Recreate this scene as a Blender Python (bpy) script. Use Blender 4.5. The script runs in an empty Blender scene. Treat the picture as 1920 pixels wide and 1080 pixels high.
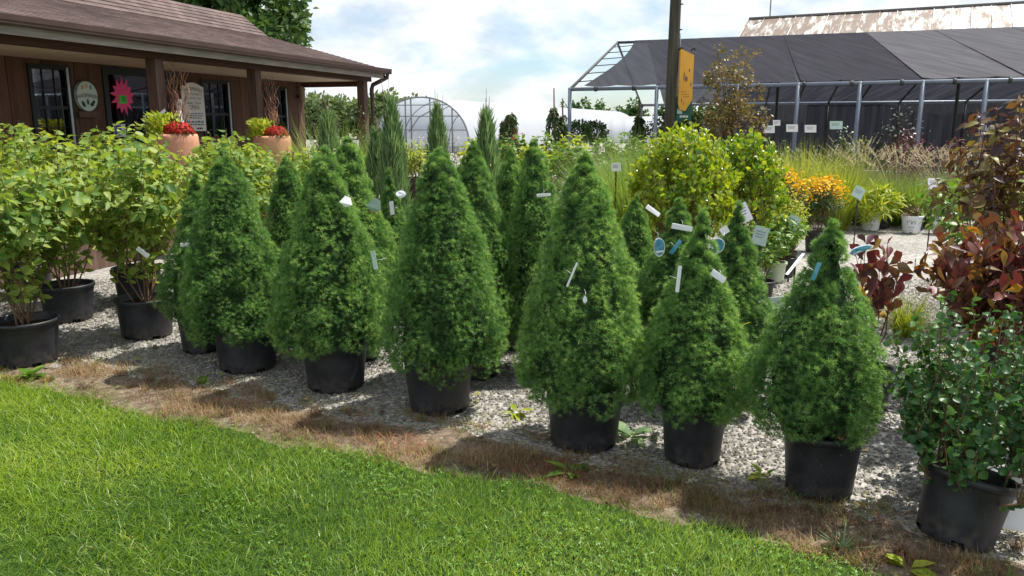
import bpy, math, random
import numpy as np
from mathutils import Vector, Matrix

sc = bpy.context.scene
R = math.radians
# ------------------------------------------------------------------ camera, sky, sun, exposure
cam_d = bpy.data.cameras.new('camera')
cam_d.sensor_width = 36.0
cam_d.lens = 27.7
cam_d.clip_start = 0.05
cam_d.clip_end = 3000
cam = bpy.data.objects.new('camera', cam_d)
sc.collection.objects.link(cam)
cam.location = (0, 0, 1.6)
cam.rotation_euler = (R(90 - 11.7), 0, 0)
sc.camera = cam

SUN_EL, SUN_AZ = R(61), math.atan2(0.91, 0.41)          # azimuth measured from +Y towards +X
w = bpy.data.worlds.new('World')
sc.world = w
w.use_nodes = True
nt = w.node_tree
nt.nodes.clear()
N = nt.nodes.new
out = N('ShaderNodeOutputWorld')
sky = N('ShaderNodeTexSky'); sky.sky_type = 'NISHITA'; sky.sun_disc = False
sky.sun_elevation = SUN_EL; sky.sun_rotation = SUN_AZ; sky.air_density = 1.0; sky.dust_density = 0.7; sky.ozone_density = 1.5
bg = N('ShaderNodeBackground'); bg.inputs[1].default_value = 0.105
skc = N('ShaderNodeMix'); skc.data_type = 'RGBA'; skc.blend_type = 'MULTIPLY'; skc.inputs[0].default_value = 1.0; skc.inputs[7].default_value = (0.88, 0.97, 1.08, 1)
nt.links.new(sky.outputs[0], skc.inputs[6]); nt.links.new(skc.outputs[2], bg.inputs[0])
tc = N('ShaderNodeTexCoord')
sep = N('ShaderNodeSeparateXYZ'); nt.links.new(tc.outputs['Generated'], sep.inputs[0])
# project the view direction on a cloud layer: (x, y) / (z + k)
zadd = N('ShaderNodeMath'); zadd.operation = 'ADD'; zadd.inputs[1].default_value = 0.42; nt.links.new(sep.outputs[2], zadd.inputs[0])
zmax = N('ShaderNodeMath'); zmax.operation = 'MAXIMUM'; zmax.inputs[1].default_value = 0.05; nt.links.new(zadd.outputs[0], zmax.inputs[0])
dx = N('ShaderNodeMath'); dx.operation = 'DIVIDE'; nt.links.new(sep.outputs[0], dx.inputs[0]); nt.links.new(zmax.outputs[0], dx.inputs[1])
dy = N('ShaderNodeMath'); dy.operation = 'DIVIDE'; nt.links.new(sep.outputs[1], dy.inputs[0]); nt.links.new(zmax.outputs[0], dy.inputs[1])
cmb = N('ShaderNodeCombineXYZ'); nt.links.new(dx.outputs[0], cmb.inputs[0]); nt.links.new(dy.outputs[0], cmb.inputs[1])
cmb.inputs[2].default_value = 3.7
n1 = N('ShaderNodeTexNoise'); n1.inputs['Scale'].default_value = 2.3; n1.inputs['Detail'].default_value = 9; n1.inputs['Roughness'].default_value = 0.58; n1.inputs['Distortion'].default_value = 0.35
nt.links.new(cmb.outputs[0], n1.inputs['Vector'])
ramp = N('ShaderNodeValToRGB'); ramp.color_ramp.elements[0].position = 0.34; ramp.color_ramp.elements[1].position = 0.53
nt.links.new(n1.outputs['Fac'], ramp.inputs[0])
n2 = N('ShaderNodeTexNoise'); n2.inputs['Scale'].default_value = 4.6; n2.inputs['Detail'].default_value = 8; n2.inputs['Roughness'].default_value = 0.6
nt.links.new(cmb.outputs[0], n2.inputs['Vector'])
ramp2 = N('ShaderNodeValToRGB')
ramp2.color_ramp.elements[0].position = 0.36; ramp2.color_ramp.elements[0].color = (0.60, 0.67, 0.73, 1)
ramp2.color_ramp.elements[1].position = 0.60; ramp2.color_ramp.elements[1].color = (0.97, 0.97, 0.99, 1)
nt.links.new(n2.outputs['Fac'], ramp2.inputs[0])
bgc = N('ShaderNodeBackground'); bgc.inputs[1].default_value = 0.86
nt.links.new(ramp2.outputs[0], bgc.inputs[0])
mx = N('ShaderNodeMixShader')
nt.links.new(ramp.outputs[0], mx.inputs[0]); nt.links.new(bg.outputs[0], mx.inputs[1]); nt.links.new(bgc.outputs[0], mx.inputs[2])
nt.links.new(mx.outputs[0], out.inputs[0])

sun_d = bpy.data.lights.new('sun', 'SUN'); sun_d.energy = 4.9; sun_d.angle = R(0.53); sun_d.color = (1.0, 0.945, 0.86)
sun = bpy.data.objects.new('sun', sun_d); sc.collection.objects.link(sun)
SD = Vector((math.sin(SUN_AZ) * math.cos(SUN_EL), math.cos(SUN_AZ) * math.cos(SUN_EL), math.sin(SUN_EL)))
sun.rotation_euler = SD.to_track_quat('Z', 'Y').to_euler()
sun.location = (8, 6, 14)
sc.view_settings.view_transform = 'Standard'
sc.view_settings.look = 'None'
sc.view_settings.exposure = 0.55
sc.view_settings.gamma = 1.0
sc.cycles.use_denoising = True
sc.cycles.denoising_prefilter = 'NONE'
sc.cycles.max_bounces = 7
sc.cycles.transparent_max_bounces = 12
sc.cycles.transmission_bounces = 4
sc.cycles.diffuse_bounces = 3
sc.cycles.caustics_reflective = False
sc.cycles.caustics_refractive = False

# ------------------------------------------------------------------ helpers
COL = sc.collection
CAMP = np.array((0, 0, 1.6))

def link(o, parent=None):
    COL.objects.link(o)
    if parent is not None:
        o.parent = parent
    return o

def tag(o, label=None, cat=None, group=None, kind=None):
    if label: o['label'] = label
    if cat: o['category'] = cat
    if group: o['group'] = group
    if kind: o['kind'] = kind
    return o

def empty(name, loc=(0, 0, 0), rz=0.0, label=None, cat=None, group=None):
    o = bpy.data.objects.new(name, None)
    o.empty_display_size = 0.1
    o.location = loc
    o.rotation_euler = (0, 0, rz)
    link(o)
    return tag(o, label, cat, group)

class Geo:
    """collects vertices, faces, tint and material slots for one mesh"""
    def __init__(s): s.V = []; s.F = []; s.T = []; s.MI = []; s.S = []; s.n = 0
    def add(s, V, F, tint=0.0, mi=0, smooth=False):
        V = np.asarray(V, dtype=np.float64).reshape(-1, 3)
        s.V.append(V)
        t = np.empty(len(V)); t[:] = tint
        s.T.append(t)
        for f in (F if isinstance(F, tuple) else (F,)):
            f = np.asarray(f, dtype=np.int64)
            s.F.append(f + s.n); s.MI.append(np.full(len(f), mi)); s.S.append(np.full(len(f), smooth))
        s.n += len(V)
        return s
    def box(s, lo, hi, tint=0.0, mi=0):
        x0, y0, z0 = lo; x1, y1, z1 = hi
        V = [(x0,y0,z0),(x1,y0,z0),(x1,y1,z0),(x0,y1,z0),(x0,y0,z1),(x1,y0,z1),(x1,y1,z1),(x0,y1,z1)]
        return s.add(V, [(0,3,2,1),(4,5,6,7),(0,1,5,4),(1,2,6,5),(2,3,7,6),(3,0,4,7)], tint, mi)
    def quadbox(s, P, th, tint=0.0, mi=0):
        """a slab: quad P (4 points) thickened by th along minus its normal"""
        P = np.array(P, float); n = np.cross(P[1]-P[0], P[3]-P[0]); n /= np.linalg.norm(n)
        V = np.vstack([P, P - n*th])
        return s.add(V, [(0,1,2,3),(7,6,5,4),(1,0,4,5),(2,1,5,6),(3,2,6,7),(0,3,7,4)], tint, mi)
    def tube(s, pts, rad, n=7, tint=0.0, mi=0, cap=True):
        pts = np.array(pts, float); k = len(pts)
        rad = np.full(k, rad) if np.isscalar(rad) else np.array(rad, float)
        tg = np.gradient(pts, axis=0); tg /= np.maximum(np.linalg.norm(tg, axis=1, keepdims=True), 1e-9)
        ref = np.array((0, 0, 1.0)) if abs(tg[:, 2]).mean() < 0.8 else np.array((1.0, 0.13, 0))
        a = np.cross(tg, ref); a /= np.maximum(np.linalg.norm(a, axis=1, keepdims=True), 1e-9)
        b = np.cross(tg, a)
        th = np.linspace(0, 2*np.pi, n, endpoint=False)
        V = pts[:, None, :] + rad[:, None, None]*(a[:, None, :]*np.cos(th)[None, :, None] + b[:, None, :]*np.sin(th)[None, :, None])
        i = np.arange(k-1)[:, None]*n; j = np.arange(n)[None, :]; j2 = (j+1) % n
        F = np.stack([i+j, i+n+j, i+n+j2, i+j2], -1).reshape(-1, 4)
        s.add(V.reshape(-1, 3), F, tint, mi, True)
        if cap:
            base = s.n - k*n
            s.F.append(np.array([list(range(base, base+n))])); s.MI.append(np.array([mi])); s.S.append(np.array([False]))
            s.F.append(np.array([list(range(base+(k-1)*n, base+k*n))[::-1]])); s.MI.append(np.array([mi])); s.S.append(np.array([False]))
        return s
    def lathe(s, prof, n=36, tint=0.0, mi=0, c=(0, 0), skip=None, smooth=True):
        prof = np.array(prof, float); k = len(prof)
        th = np.linspace(0, 2*np.pi, n, endpoint=False)
        V = np.stack([c[0]+prof[:, 0:1]*np.cos(th), c[1]+prof[:, 0:1]*np.sin(th), np.repeat(prof[:, 1:2], n, 1)], -1).reshape(-1, 3)
        F = []
        for i in range(k-1):
            for j in range(n):
                if skip and skip(i, j): continue
                j2 = (j+1) % n
                F.append((i*n+j, i*n+j2, (i+1)*n+j2, (i+1)*n+j))
        return s.add(V, F, tint, mi, smooth)
    def mesh(s, name, mats):
        me = bpy.data.meshes.new(name)
        V = np.vstack(s.V)
        me.vertices.add(len(V)); me.vertices.foreach_set('co', V.astype(np.float32).ravel())
        lv = np.concatenate([f.ravel() for f in s.F]); tot = np.concatenate([np.full(len(f), f.shape[1]) for f in s.F])
        st = np.concatenate([[0], np.cumsum(tot)[:-1]])
        me.loops.add(len(lv)); me.loops.foreach_set('vertex_index', lv.astype(np.int32))
        me.polygons.add(len(tot)); me.polygons.foreach_set('loop_start', st.astype(np.int32)); me.polygons.foreach_set('loop_total', tot.astype(np.int32))
        me.polygons.foreach_set('material_index', np.concatenate(s.MI).astype(np.int32))
        me.polygons.foreach_set('use_smooth', np.concatenate(s.S).astype(bool))
        at = me.attributes.new('tint', 'FLOAT', 'POINT'); at.data.foreach_set('value', np.concatenate(s.T).astype(np.float32))
        for m in (mats if isinstance(mats, (list, tuple)) else [mats]): me.materials.append(m)
        me.update(calc_edges=True)
        return me
    def build(s, name, mats, parent=None, **kw):
        o = bpy.data.objects.new(name, s.mesh(name, mats))
        link(o, parent)
        return tag(o, **kw)

# ------------------------------------------------------------------ materials
def newmat(name):
    m = bpy.data.materials.new(name); m.use_nodes = True
    t = m.node_tree; t.nodes.clear()
    return m, t, t.nodes.new, t.links.new

def tintnodes(t, Nn, L):
    a = Nn('ShaderNodeAttribute'); a.attribute_name = 'tint'
    oi = Nn('ShaderNodeObjectInfo')
    ad = Nn('ShaderNodeMath'); ad.operation = 'ADD'; L(a.outputs['Fac'], ad.inputs[0]); L(oi.outputs['Random'], ad.inputs[1])
    fr = Nn('ShaderNodeMath'); fr.operation = 'PINGPONG'; fr.inputs[1].default_value = 1.0; L(ad.outputs[0], fr.inputs[0])
    return fr.outputs[0]

def leafmat(name, cols, trans=0.4, rough=0.45, spec=0.4, tr_col=(1.35, 1.25, 0.55), objrand=True):
    """leaf: glossy upper face over a diffuse body, light shining through; cols = list of (pos, rgb)"""
    m, t, Nn, L = newmat(name)
    o = Nn('ShaderNodeOutputMaterial')
    if objrand is True: tv = tintnodes(t, Nn, L)
    elif objrand:
        a = Nn('ShaderNodeAttribute'); a.attribute_name = 'tint'; oi = Nn('ShaderNodeObjectInfo')
        mm = Nn('ShaderNodeMapRange'); mm.inputs[3].default_value = -objrand/2; mm.inputs[4].default_value = objrand/2; L(oi.outputs['Random'], mm.inputs[0])
        ad = Nn('ShaderNodeMath'); ad.operation = 'ADD'; ad.use_clamp = True; L(a.outputs['Fac'], ad.inputs[0]); L(mm.outputs[0], ad.inputs[1]); tv = ad.outputs[0]
    else:
        a = Nn('ShaderNodeAttribute'); a.attribute_name = 'tint'; tv = a.outputs['Fac']
    r = Nn('ShaderNodeValToRGB'); el = r.color_ramp.elements
    for i, (p, c) in enumerate(cols):
        e = el[i] if i < 2 else el.new(p)
        e.position = p; e.color = (*c, 1)
    L(tv, r.inputs[0])
    p = Nn('ShaderNodeBsdfPrincipled'); p.inputs['Roughness'].default_value = rough; p.inputs['Specular IOR Level'].default_value = spec
    L(r.outputs[0], p.inputs['Base Color'])
    tl = Nn('ShaderNodeBsdfTranslucent')
    mu = Nn('ShaderNodeMix'); mu.data_type = 'RGBA'; mu.blend_type = 'MULTIPLY'; mu.inputs[0].default_value = 1.0; mu.clamp_result = False
    L(r.outputs[0], mu.inputs[6]); mu.inputs[7].default_value = (*tr_col, 1)
    L(mu.outputs[2], tl.inputs[0])
    ms = Nn('ShaderNodeMixShader'); ms.inputs[0].default_value = trans
    L(p.outputs[0], ms.inputs[1]); L(tl.outputs[0], ms.inputs[2]); L(ms.outputs[0], o.inputs[0])
    return m

def solid(name, col, rough=0.6, spec=0.4, metal=0.0, var=0.0, vscale=8.0, bump=0.0, bscale=60.0, stretch=(1, 1, 1), emit=0.0, col2=None):
    """plain procedural surface: colour with noise variation and fine relief"""
    m, t, Nn, L = newmat(name)
    o = Nn('ShaderNodeOutputMaterial'); p = Nn('ShaderNodeBsdfPrincipled')
    p.inputs['Roughness'].default_value = rough; p.inputs['Specular IOR Level'].default_value = spec; p.inputs['Metallic'].default_value = metal
    L(p.outputs[0], o.inputs[0])
    tcn = Nn('ShaderNodeTexCoord'); mp = Nn('ShaderNodeMapping'); mp.inputs['Scale'].default_value = stretch
    L(tcn.outputs['Object'], mp.inputs[0])
    if var > 0 or col2:
        nz = Nn('ShaderNodeTexNoise'); nz.inputs['Scale'].default_value = vscale; nz.inputs['Detail'].default_value = 5; nz.inputs['Roughness'].default_value = 0.65
        L(mp.outputs[0], nz.inputs['Vector'])
        rp = Nn('ShaderNodeValToRGB'); c2 = col2 or tuple(min(1, c*(1+var)) for c in col); c1 = col if col2 else tuple(c*(1-var) for c in col)
        rp.color_ramp.elements[0].position = 0.35; rp.color_ramp.elements[0].color = (*c1, 1)
        rp.color_ramp.elements[1].position = 0.67; rp.color_ramp.elements[1].color = (*c2, 1)
        L(nz.outputs['Fac'], rp.inputs[0])
        hv = Nn('ShaderNodeHueSaturation'); tv = tintnodes(t, Nn, L)
        mr = Nn('ShaderNodeMapRange'); mr.inputs[3].default_value = 1-var*0.7; mr.inputs[4].default_value = 1+var*0.7
        L(tv, mr.inputs[0]); L(mr.outputs[0], hv.inputs['Value']); L(rp.outputs[0], hv.inputs['Color'])
        L(hv.outputs[0], p.inputs['Base Color'])
    else:
        p.inputs['Base Color'].default_value = (*col, 1)
    if bump > 0:
        nb = Nn('ShaderNodeTexNoise'); nb.inputs['Scale'].default_value = bscale; nb.inputs['Detail'].default_value = 4
        L(mp.outputs[0], nb.inputs['Vector'])
        bp = Nn('ShaderNodeBump'); bp.inputs['Strength'].default_value = bump; bp.inputs['Distance'].default_value = 0.01
        L(nb.outputs['Fac'], bp.inputs['Height']); L(bp.outputs[0], p.inputs['Normal'])
    if emit > 0:
        p.inputs['Emission Color'].default_value = (*col, 1); p.inputs['Emission Strength'].default_value = emit
    return m

def glassmat(name, tint=(0.75, 0.8, 0.8), gloss=0.14):
    m, t, Nn, L = newmat(name)
    o = Nn('ShaderNodeOutputMaterial'); tr = Nn('ShaderNodeBsdfTransparent'); tr.inputs[0].default_value = (*tint, 1)
    g = Nn('ShaderNodeBsdfGlossy'); g.inputs['Roughness'].default_value = 0.02; g.inputs[0].default_value = (0.95, 0.97, 1, 1)
    fr = Nn('ShaderNodeFresnel'); fr.inputs[0].default_value = 1.5
    ad = Nn('ShaderNodeMath'); ad.operation = 'ADD'; ad.inputs[1].default_value = gloss; L(fr.outputs[0], ad.inputs[0])
    ms = Nn('ShaderNodeMixShader'); L(ad.outputs[0], ms.inputs[0]); L(tr.outputs[0], ms.inputs[1]); L(g.outputs[0], ms.inputs[2]); L(ms.outputs[0], o.inputs[0])
    return m

def clothmat(name, col, see=0.06, trans=0.25, streak=0.3):
    """knitted shade cloth: dark threads with tiny gaps, dusty streaks down the slope"""
    m, t, Nn, L = newmat(name)
    o = Nn('ShaderNodeOutputMaterial')
    tcn = Nn('ShaderNodeTexCoord'); mp = Nn('ShaderNodeMapping'); mp.inputs['Scale'].default_value = (2.2, 0.12, 0.12)
    L(tcn.outputs['Object'], mp.inputs[0])
    nz = Nn('ShaderNodeTexNoise'); nz.inputs['Scale'].default_value = 4.0; nz.inputs['Detail'].default_value = 6; L(mp.outputs[0], nz.inputs['Vector'])
    rp = Nn('ShaderNodeValToRGB'); rp.color_ramp.elements[0].position = 0.35; rp.color_ramp.elements[0].color = (*[c*(1-streak) for c in col], 1)
    rp.color_ramp.elements[1].position = 0.72; rp.color_ramp.elements[1].color = (*[c*(1+streak) for c in col], 1)
    L(nz.outputs['Fac'], rp.inputs[0])
    d = Nn('ShaderNodeBsdfDiffuse'); L(rp.outputs[0], d.inputs[0])
    tl = Nn('ShaderNodeBsdfTranslucent'); L(rp.outputs[0], tl.inputs[0])
    m1 = Nn('ShaderNodeMixShader'); m1.inputs[0].default_value = trans; L(d.outputs[0], m1.inputs[1]); L(tl.outputs[0], m1.inputs[2])
    tr = Nn('ShaderNodeBsdfTransparent')
    m2 = Nn('ShaderNodeMixShader'); m2.inputs[0].default_value = see; L(m1.outputs[0], m2.inputs[1]); L(tr.outputs[0], m2.inputs[2])
    L(m2.outputs[0], o.inputs[0])
    return m

M = {}
M['spruce'] = leafmat('spruce_needles', [(0.0, (0.050, 0.125, 0.044)), (0.5, (0.150, 0.300, 0.092)), (1.0, (0.350, 0.520, 0.170))], 0.42, 0.45, 0.35, (1.3, 1.3, 0.6), objrand=0.22)
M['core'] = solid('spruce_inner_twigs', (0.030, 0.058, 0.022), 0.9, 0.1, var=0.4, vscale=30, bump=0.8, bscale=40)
M['bark'] = solid('bark', (0.13, 0.085, 0.055), 0.85, 0.2, var=0.3, vscale=25, bump=0.6, bscale=50, stretch=(1, 1, 0.3))
M['twig'] = solid('twig', (0.16, 0.10, 0.06), 0.8, 0.2, var=0.3, vscale=20)
M['redtwig'] = solid('reddish_twig', (0.15, 0.06, 0.035), 0.7, 0.3, var=0.3, vscale=20)
def potmat():
    m, t, Nn, L = newmat('black_plastic')
    o = Nn('ShaderNodeOutputMaterial'); p = Nn('ShaderNodeBsdfPrincipled'); L(p.outputs[0], o.inputs[0]); p.inputs['Specular IOR Level'].default_value = 0.45
    tcn = Nn('ShaderNodeTexCoord'); oi = Nn('ShaderNodeObjectInfo'); vm = Nn('ShaderNodeVectorMath'); vm.operation = 'ADD'; L(tcn.outputs['Object'], vm.inputs[0])
    k = Nn('ShaderNodeMath'); k.operation = 'MULTIPLY'; k.inputs[1].default_value = 7.0; L(oi.outputs['Random'], k.inputs[0]); L(k.outputs[0], vm.inputs[1])
    nz = Nn('ShaderNodeTexNoise'); nz.inputs['Scale'].default_value = 9; nz.inputs['Detail'].default_value = 7; L(vm.outputs[0], nz.inputs['Vector'])
    rp = Nn('ShaderNodeValToRGB'); e = rp.color_ramp.elements; e[0].position = .35; e[0].color = (.012, .013, .017, 1); e[1].position = .75; e[1].color = (.032, .034, .042, 1); L(nz.outputs['Fac'], rp.inputs[0])
    v = Nn('ShaderNodeTexNoise'); v.inputs['Scale'].default_value = 130; v.inputs['Detail'].default_value = 2; L(vm.outputs[0], v.inputs['Vector'])
    r2 = Nn('ShaderNodeValToRGB'); e = r2.color_ramp.elements; e[0].position = .70; e[0].color = (0, 0, 0, 1); e[1].position = .76; e[1].color = (.16, .155, .15, 1); L(v.outputs['Fac'], r2.inputs[0])
    ad = Nn('ShaderNodeMix'); ad.data_type = 'RGBA'; ad.blend_type = 'ADD'; ad.inputs[0].default_value = 1; L(rp.outputs[0], ad.inputs[6]); L(r2.outputs[0], ad.inputs[7]); sx_ = Nn('ShaderNodeSeparateXYZ'); L(tcn.outputs['Object'], sx_.inputs[0])
    mz = Nn('ShaderNodeMapRange'); mz.inputs[1].default_value = 0.0; mz.inputs[2].default_value = .13; mz.inputs[3].default_value = .75; mz.inputs[4].default_value = 0.0; L(sx_.outputs[2], mz.inputs[0])
    n3 = Nn('ShaderNodeTexNoise'); n3.inputs['Scale'].default_value = 26; n3.inputs['Detail'].default_value = 6; L(vm.outputs[0], n3.inputs['Vector'])
    r3 = Nn('ShaderNodeValToRGB'); r3.color_ramp.elements[0].position = .42; r3.color_ramp.elements[1].position = .72; L(n3.outputs['Fac'], r3.inputs[0])
    ml = Nn('ShaderNodeMath'); ml.operation = 'MULTIPLY'; L(mz.outputs[0], ml.inputs[0]); L(r3.outputs[0], ml.inputs[1])
    du = Nn('ShaderNodeMix'); du.data_type = 'RGBA'; L(ml.outputs[0], du.inputs[0]); L(ad.outputs[2], du.inputs[6]); du.inputs[7].default_value = (.11, .09, .065, 1); L(du.outputs[2], p.inputs['Base Color'])
    mr = Nn('ShaderNodeMapRange'); mr.inputs[3].default_value = .34; mr.inputs[4].default_value = .62; L(nz.outputs['Fac'], mr.inputs[0]); L(mr.outputs[0], p.inputs['Roughness'])
    return m
M['pot'] = potmat()
M['soil'] = solid('potting_mix', (0.035, 0.022, 0.014), 0.95, 0.1, var=0.6, vscale=60, bump=1.0, bscale=80)
M['whitepot'] = solid('white_plastic', (0.72, 0.74, 0.75), 0.4, 0.45, var=0.06, vscale=6)
M['greenpot'] = solid('pale_green_plastic', (0.45, 0.52, 0.36), 0.45, 0.45, var=0.06, vscale=6)
M['terra'] = solid('pink_terracotta', (0.56, 0.27, 0.17), 0.75, 0.3, var=0.14, vscale=5, bump=0.15, bscale=50)
M['darkpot'] = solid('dark_glazed_pot', (0.05, 0.03, 0.03), 0.35, 0.5, var=0.2)
M['greypot'] = solid('grey_blue_pot', (0.16, 0.18, 0.22), 0.5, 0.4, var=0.15)
M['dogwood'] = leafmat('dogwood_leaf', [(0.0, (0.065, 0.150, 0.032)), (0.5, (0.155, 0.270, 0.052)), (1.0, (0.320, 0.400, 0.090))], 0.44, 0.50, 0.32, (1.45, 1.3, 0.50))
M['holly'] = leafmat('dark_small_leaf', [(0.0, (0.022, 0.080, 0.024)), (0.6, (0.050, 0.135, 0.042)), (1.0, (0.110, 0.215, 0.060))], 0.28, 0.42, 0.35, (1.3, 1.3, 0.5))
M['glossy'] = leafmat('glossy_lime_leaf', [(0.0, (0.060, 0.150, 0.016)), (0.5, (0.165, 0.290, 0.024)), (1.0, (0.380, 0.440, 0.045))], 0.42, 0.28, 0.55, (1.5, 1.35, 0.4))
M['weigela'] = leafmat('burgundy_leaf', [(0.0, (0.060, 0.026, 0.030)), (0.35, (0.150, 0.035, 0.038)), (0.65, (0.100, 0.055, 0.036)), (0.90, (0.170, 0.115, 0.036)), (1.0, (0.460, 0.290, 0.030))], 0.26, 0.42, 0.40, (1.6, 0.9, 0.6))
M['bronze'] = leafmat('purple_bronze_leaf', [(0.0, (0.030, 0.020, 0.030)), (0.45, (0.070, 0.040, 0.045)), (0.7, (0.150, 0.085, 0.035)), (1.0, (0.200, 0.200, 0.040))], 0.30, 0.45, 0.40, (1.4, 1.05, 0.65))
M['bronzegreen'] = leafmat('bronze_green_leaf', [(0.0, (0.060, 0.085, 0.026)), (0.6, (0.130, 0.110, 0.045)), (1.0, (0.210, 0.150, 0.065))], 0.35, 0.45, 0.4)
M['green'] = leafmat('mid_green_leaf', [(0.0, (0.035, 0.110, 0.018)), (0.6, (0.085, 0.200, 0.025)), (1.0, (0.190, 0.300, 0.040))], 0.40, 0.42, 0.4)
M['lime'] = leafmat('lime_leaf', [(0.0, (0.130, 0.250, 0.020)), (0.6, (0.280, 0.380, 0.030)), (1.0, (0.450, 0.480, 0.060))], 0.40, 0.45, 0.35)
M['dkgreen'] = leafmat('dark_green_leaf', [(0.0, (0.016, 0.050, 0.016)), (0.6, (0.036, 0.090, 0.024)), (1.0, (0.075, 0.140, 0.035))], 0.30, 0.45, 0.4)
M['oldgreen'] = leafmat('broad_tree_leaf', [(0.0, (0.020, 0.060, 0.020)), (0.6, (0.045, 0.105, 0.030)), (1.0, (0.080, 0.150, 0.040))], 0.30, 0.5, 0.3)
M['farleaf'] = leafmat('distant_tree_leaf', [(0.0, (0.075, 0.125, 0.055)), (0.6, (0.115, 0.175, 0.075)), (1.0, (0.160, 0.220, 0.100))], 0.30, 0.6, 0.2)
M['varieg'] = leafmat('variegated_leaf', [(0.0, (0.080, 0.120, 0.050)), (0.30, (0.350, 0.340, 0.230)), (0.65, (0.520, 0.490, 0.380)), (0.85, (0.330, 0.300, 0.050)), (1.0, (0.230, 0.120, 0.060))], 0.3, 0.5, 0.3)
M['purple'] = leafmat('wine_purple_leaf', [(0.0, (0.045, 0.010, 0.020)), (0.6, (0.120, 0.026, 0.050)), (1.0, (0.220, 0.090, 0.120))], 0.25, 0.35, 0.5, (1.6, 0.7, 0.8))
M['juniper'] = leafmat('juniper_spray', [(0.0, (0.095, 0.175, 0.085)), (0.6, (0.180, 0.290, 0.135)), (1.0, (0.280, 0.390, 0.190))], 0.40, 0.55, 0.25, (1.2, 1.25, 0.7))
M['grassblade'] = leafmat('ornamental_grass', [(0.0, (0.070, 0.150, 0.025)), (0.6, (0.150, 0.260, 0.045)), (1.0, (0.290, 0.360, 0.090))], 0.40, 0.42, 0.4)
M['softgrass'] = leafmat('soft_green_grass', [(0.0, (0.085, 0.175, 0.040)), (0.6, (0.165, 0.270, 0.070)), (1.0, (0.280, 0.350, 0.120))], 0.40, 0.5, 0.3)
M['limegrass'] = leafmat('lime_grass', [(0.0, (0.160, 0.250, 0.022)), (0.6, (0.300, 0.370, 0.040)), (1.0, (0.420, 0.430, 0.100))], 0.40, 0.42, 0.4)
M['plume'] = leafmat('grass_plume', [(0.0, (0.400, 0.360, 0.240)), (1.0, (0.640, 0.590, 0.430))], 0.4, 0.8, 0.1, (1.1, 1.0, 0.8))
M['lawn'] = leafmat('lawn_blade', [(0.0, (0.100, 0.200, 0.036)), (0.5, (0.240, 0.385, 0.066)), (0.85, (0.390, 0.510, 0.115)), (1.0, (0.520, 0.560, 0.290))], 0.42, 0.36, 0.45, (1.35, 1.3, 0.35), objrand=False)
M['clover'] = leafmat('clover_leaf', [(0.0, (0.085, 0.200, 0.022)), (1.0, (0.175, 0.330, 0.045))], 0.33, 0.42, 0.4, objrand=False)
M['straw'] = leafmat('dead_grass', [(0.0, (0.085, 0.055, 0.032)), (0.45, (0.215, 0.140, 0.070)), (0.8, (0.430, 0.315, 0.165)), (0.93, (0.330, 0.105, 0.068)), (1.0, (0.150, 0.230, 0.050))], 0.25, 0.7, 0.2, (1.2, 1.0, 0.7), objrand=False)
M['redmum'] = leafmat('red_mum_petal', [(0.0, (0.220, 0.006, 0.008)), (1.0, (0.480, 0.022, 0.018))], 0.2, 0.6, 0.2, (1.4, 0.6, 0.5))
M['orangemum'] = leafmat('orange_mum_petal', [(0.0, (0.420, 0.060, 0.006)), (1.0, (0.700, 0.160, 0.012))], 0.2, 0.6, 0.2, (1.3, 0.9, 0.5))
M['yellowflower'] = leafmat('yellow_daisy_petal', [(0.0, (0.560, 0.260, 0.004)), (1.0, (0.850, 0.520, 0.010))], 0.25, 0.6, 0.2, (1.2, 1.0, 0.4))
M['whiteflower'] = leafmat('white_floret', [(0.0, (0.62, 0.60, 0.55)), (1.0, (0.82, 0.80, 0.76))], 0.25, 0.6, 0.2, (1, 1, 1))
M['pinkflower'] = leafmat('magenta_floret', [(0.0, (0.42, 0.04, 0.22)), (1.0, (0.60, 0.10, 0.36))], 0.25, 0.6, 0.2, (1, 1, 1))
M['lilac'] = leafmat('lilac_floret', [(0.0, (0.32, 0.24, 0.46)), (1.0, (0.52, 0.44, 0.62))], 0.25, 0.6, 0.2, (1, 1, 1))
M['greylilac'] = leafmat('grey_lilac_leaf', [(0.0, (0.12, 0.14, 0.11)), (0.6, (0.24, 0.22, 0.27)), (1.0, (0.36, 0.32, 0.38))], 0.3, 0.6, 0.2)
M['tagwhite'] = solid('white_card', (0.80, 0.81, 0.83), 0.35, 0.5)
M['tagblue'] = solid('teal_card', (0.03, 0.20, 0.32), 0.30, 0.5, var=0.35, vscale=40, col2=(0.14, 0.40, 0.52))
M['taggreen'] = solid('pale_green_card', (0.42, 0.56, 0.48), 0.4, 0.5, var=0.1, vscale=14)
M['ink'] = solid('dark_ink', (0.012, 0.020, 0.020), 0.6, 0.2)
M['inkred'] = solid('dark_red_ink', (0.16, 0.008, 0.03), 0.6, 0.2)
M['inkgreen'] = solid('green_ink', (0.012, 0.05, 0.03), 0.6, 0.2)
M['inkblue'] = solid('grey_blue_ink', (0.12, 0.24, 0.30), 0.6, 0.2)
M['greyink'] = solid('pale_grey_ink', (0.22, 0.24, 0.27), 0.6, 0.2)
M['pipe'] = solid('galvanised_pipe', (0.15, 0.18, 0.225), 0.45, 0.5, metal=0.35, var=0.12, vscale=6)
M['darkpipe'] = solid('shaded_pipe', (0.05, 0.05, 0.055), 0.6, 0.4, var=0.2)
M['iron'] = solid('black_iron', (0.012, 0.012, 0.013), 0.45, 0.5)
M['siding'] = solid('brown_stained_board', (0.105, 0.052, 0.033), 0.72, 0.3, var=0.30, vscale=2.2, bump=0.35, bscale=26, stretch=(6, 6, 0.45))
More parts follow.
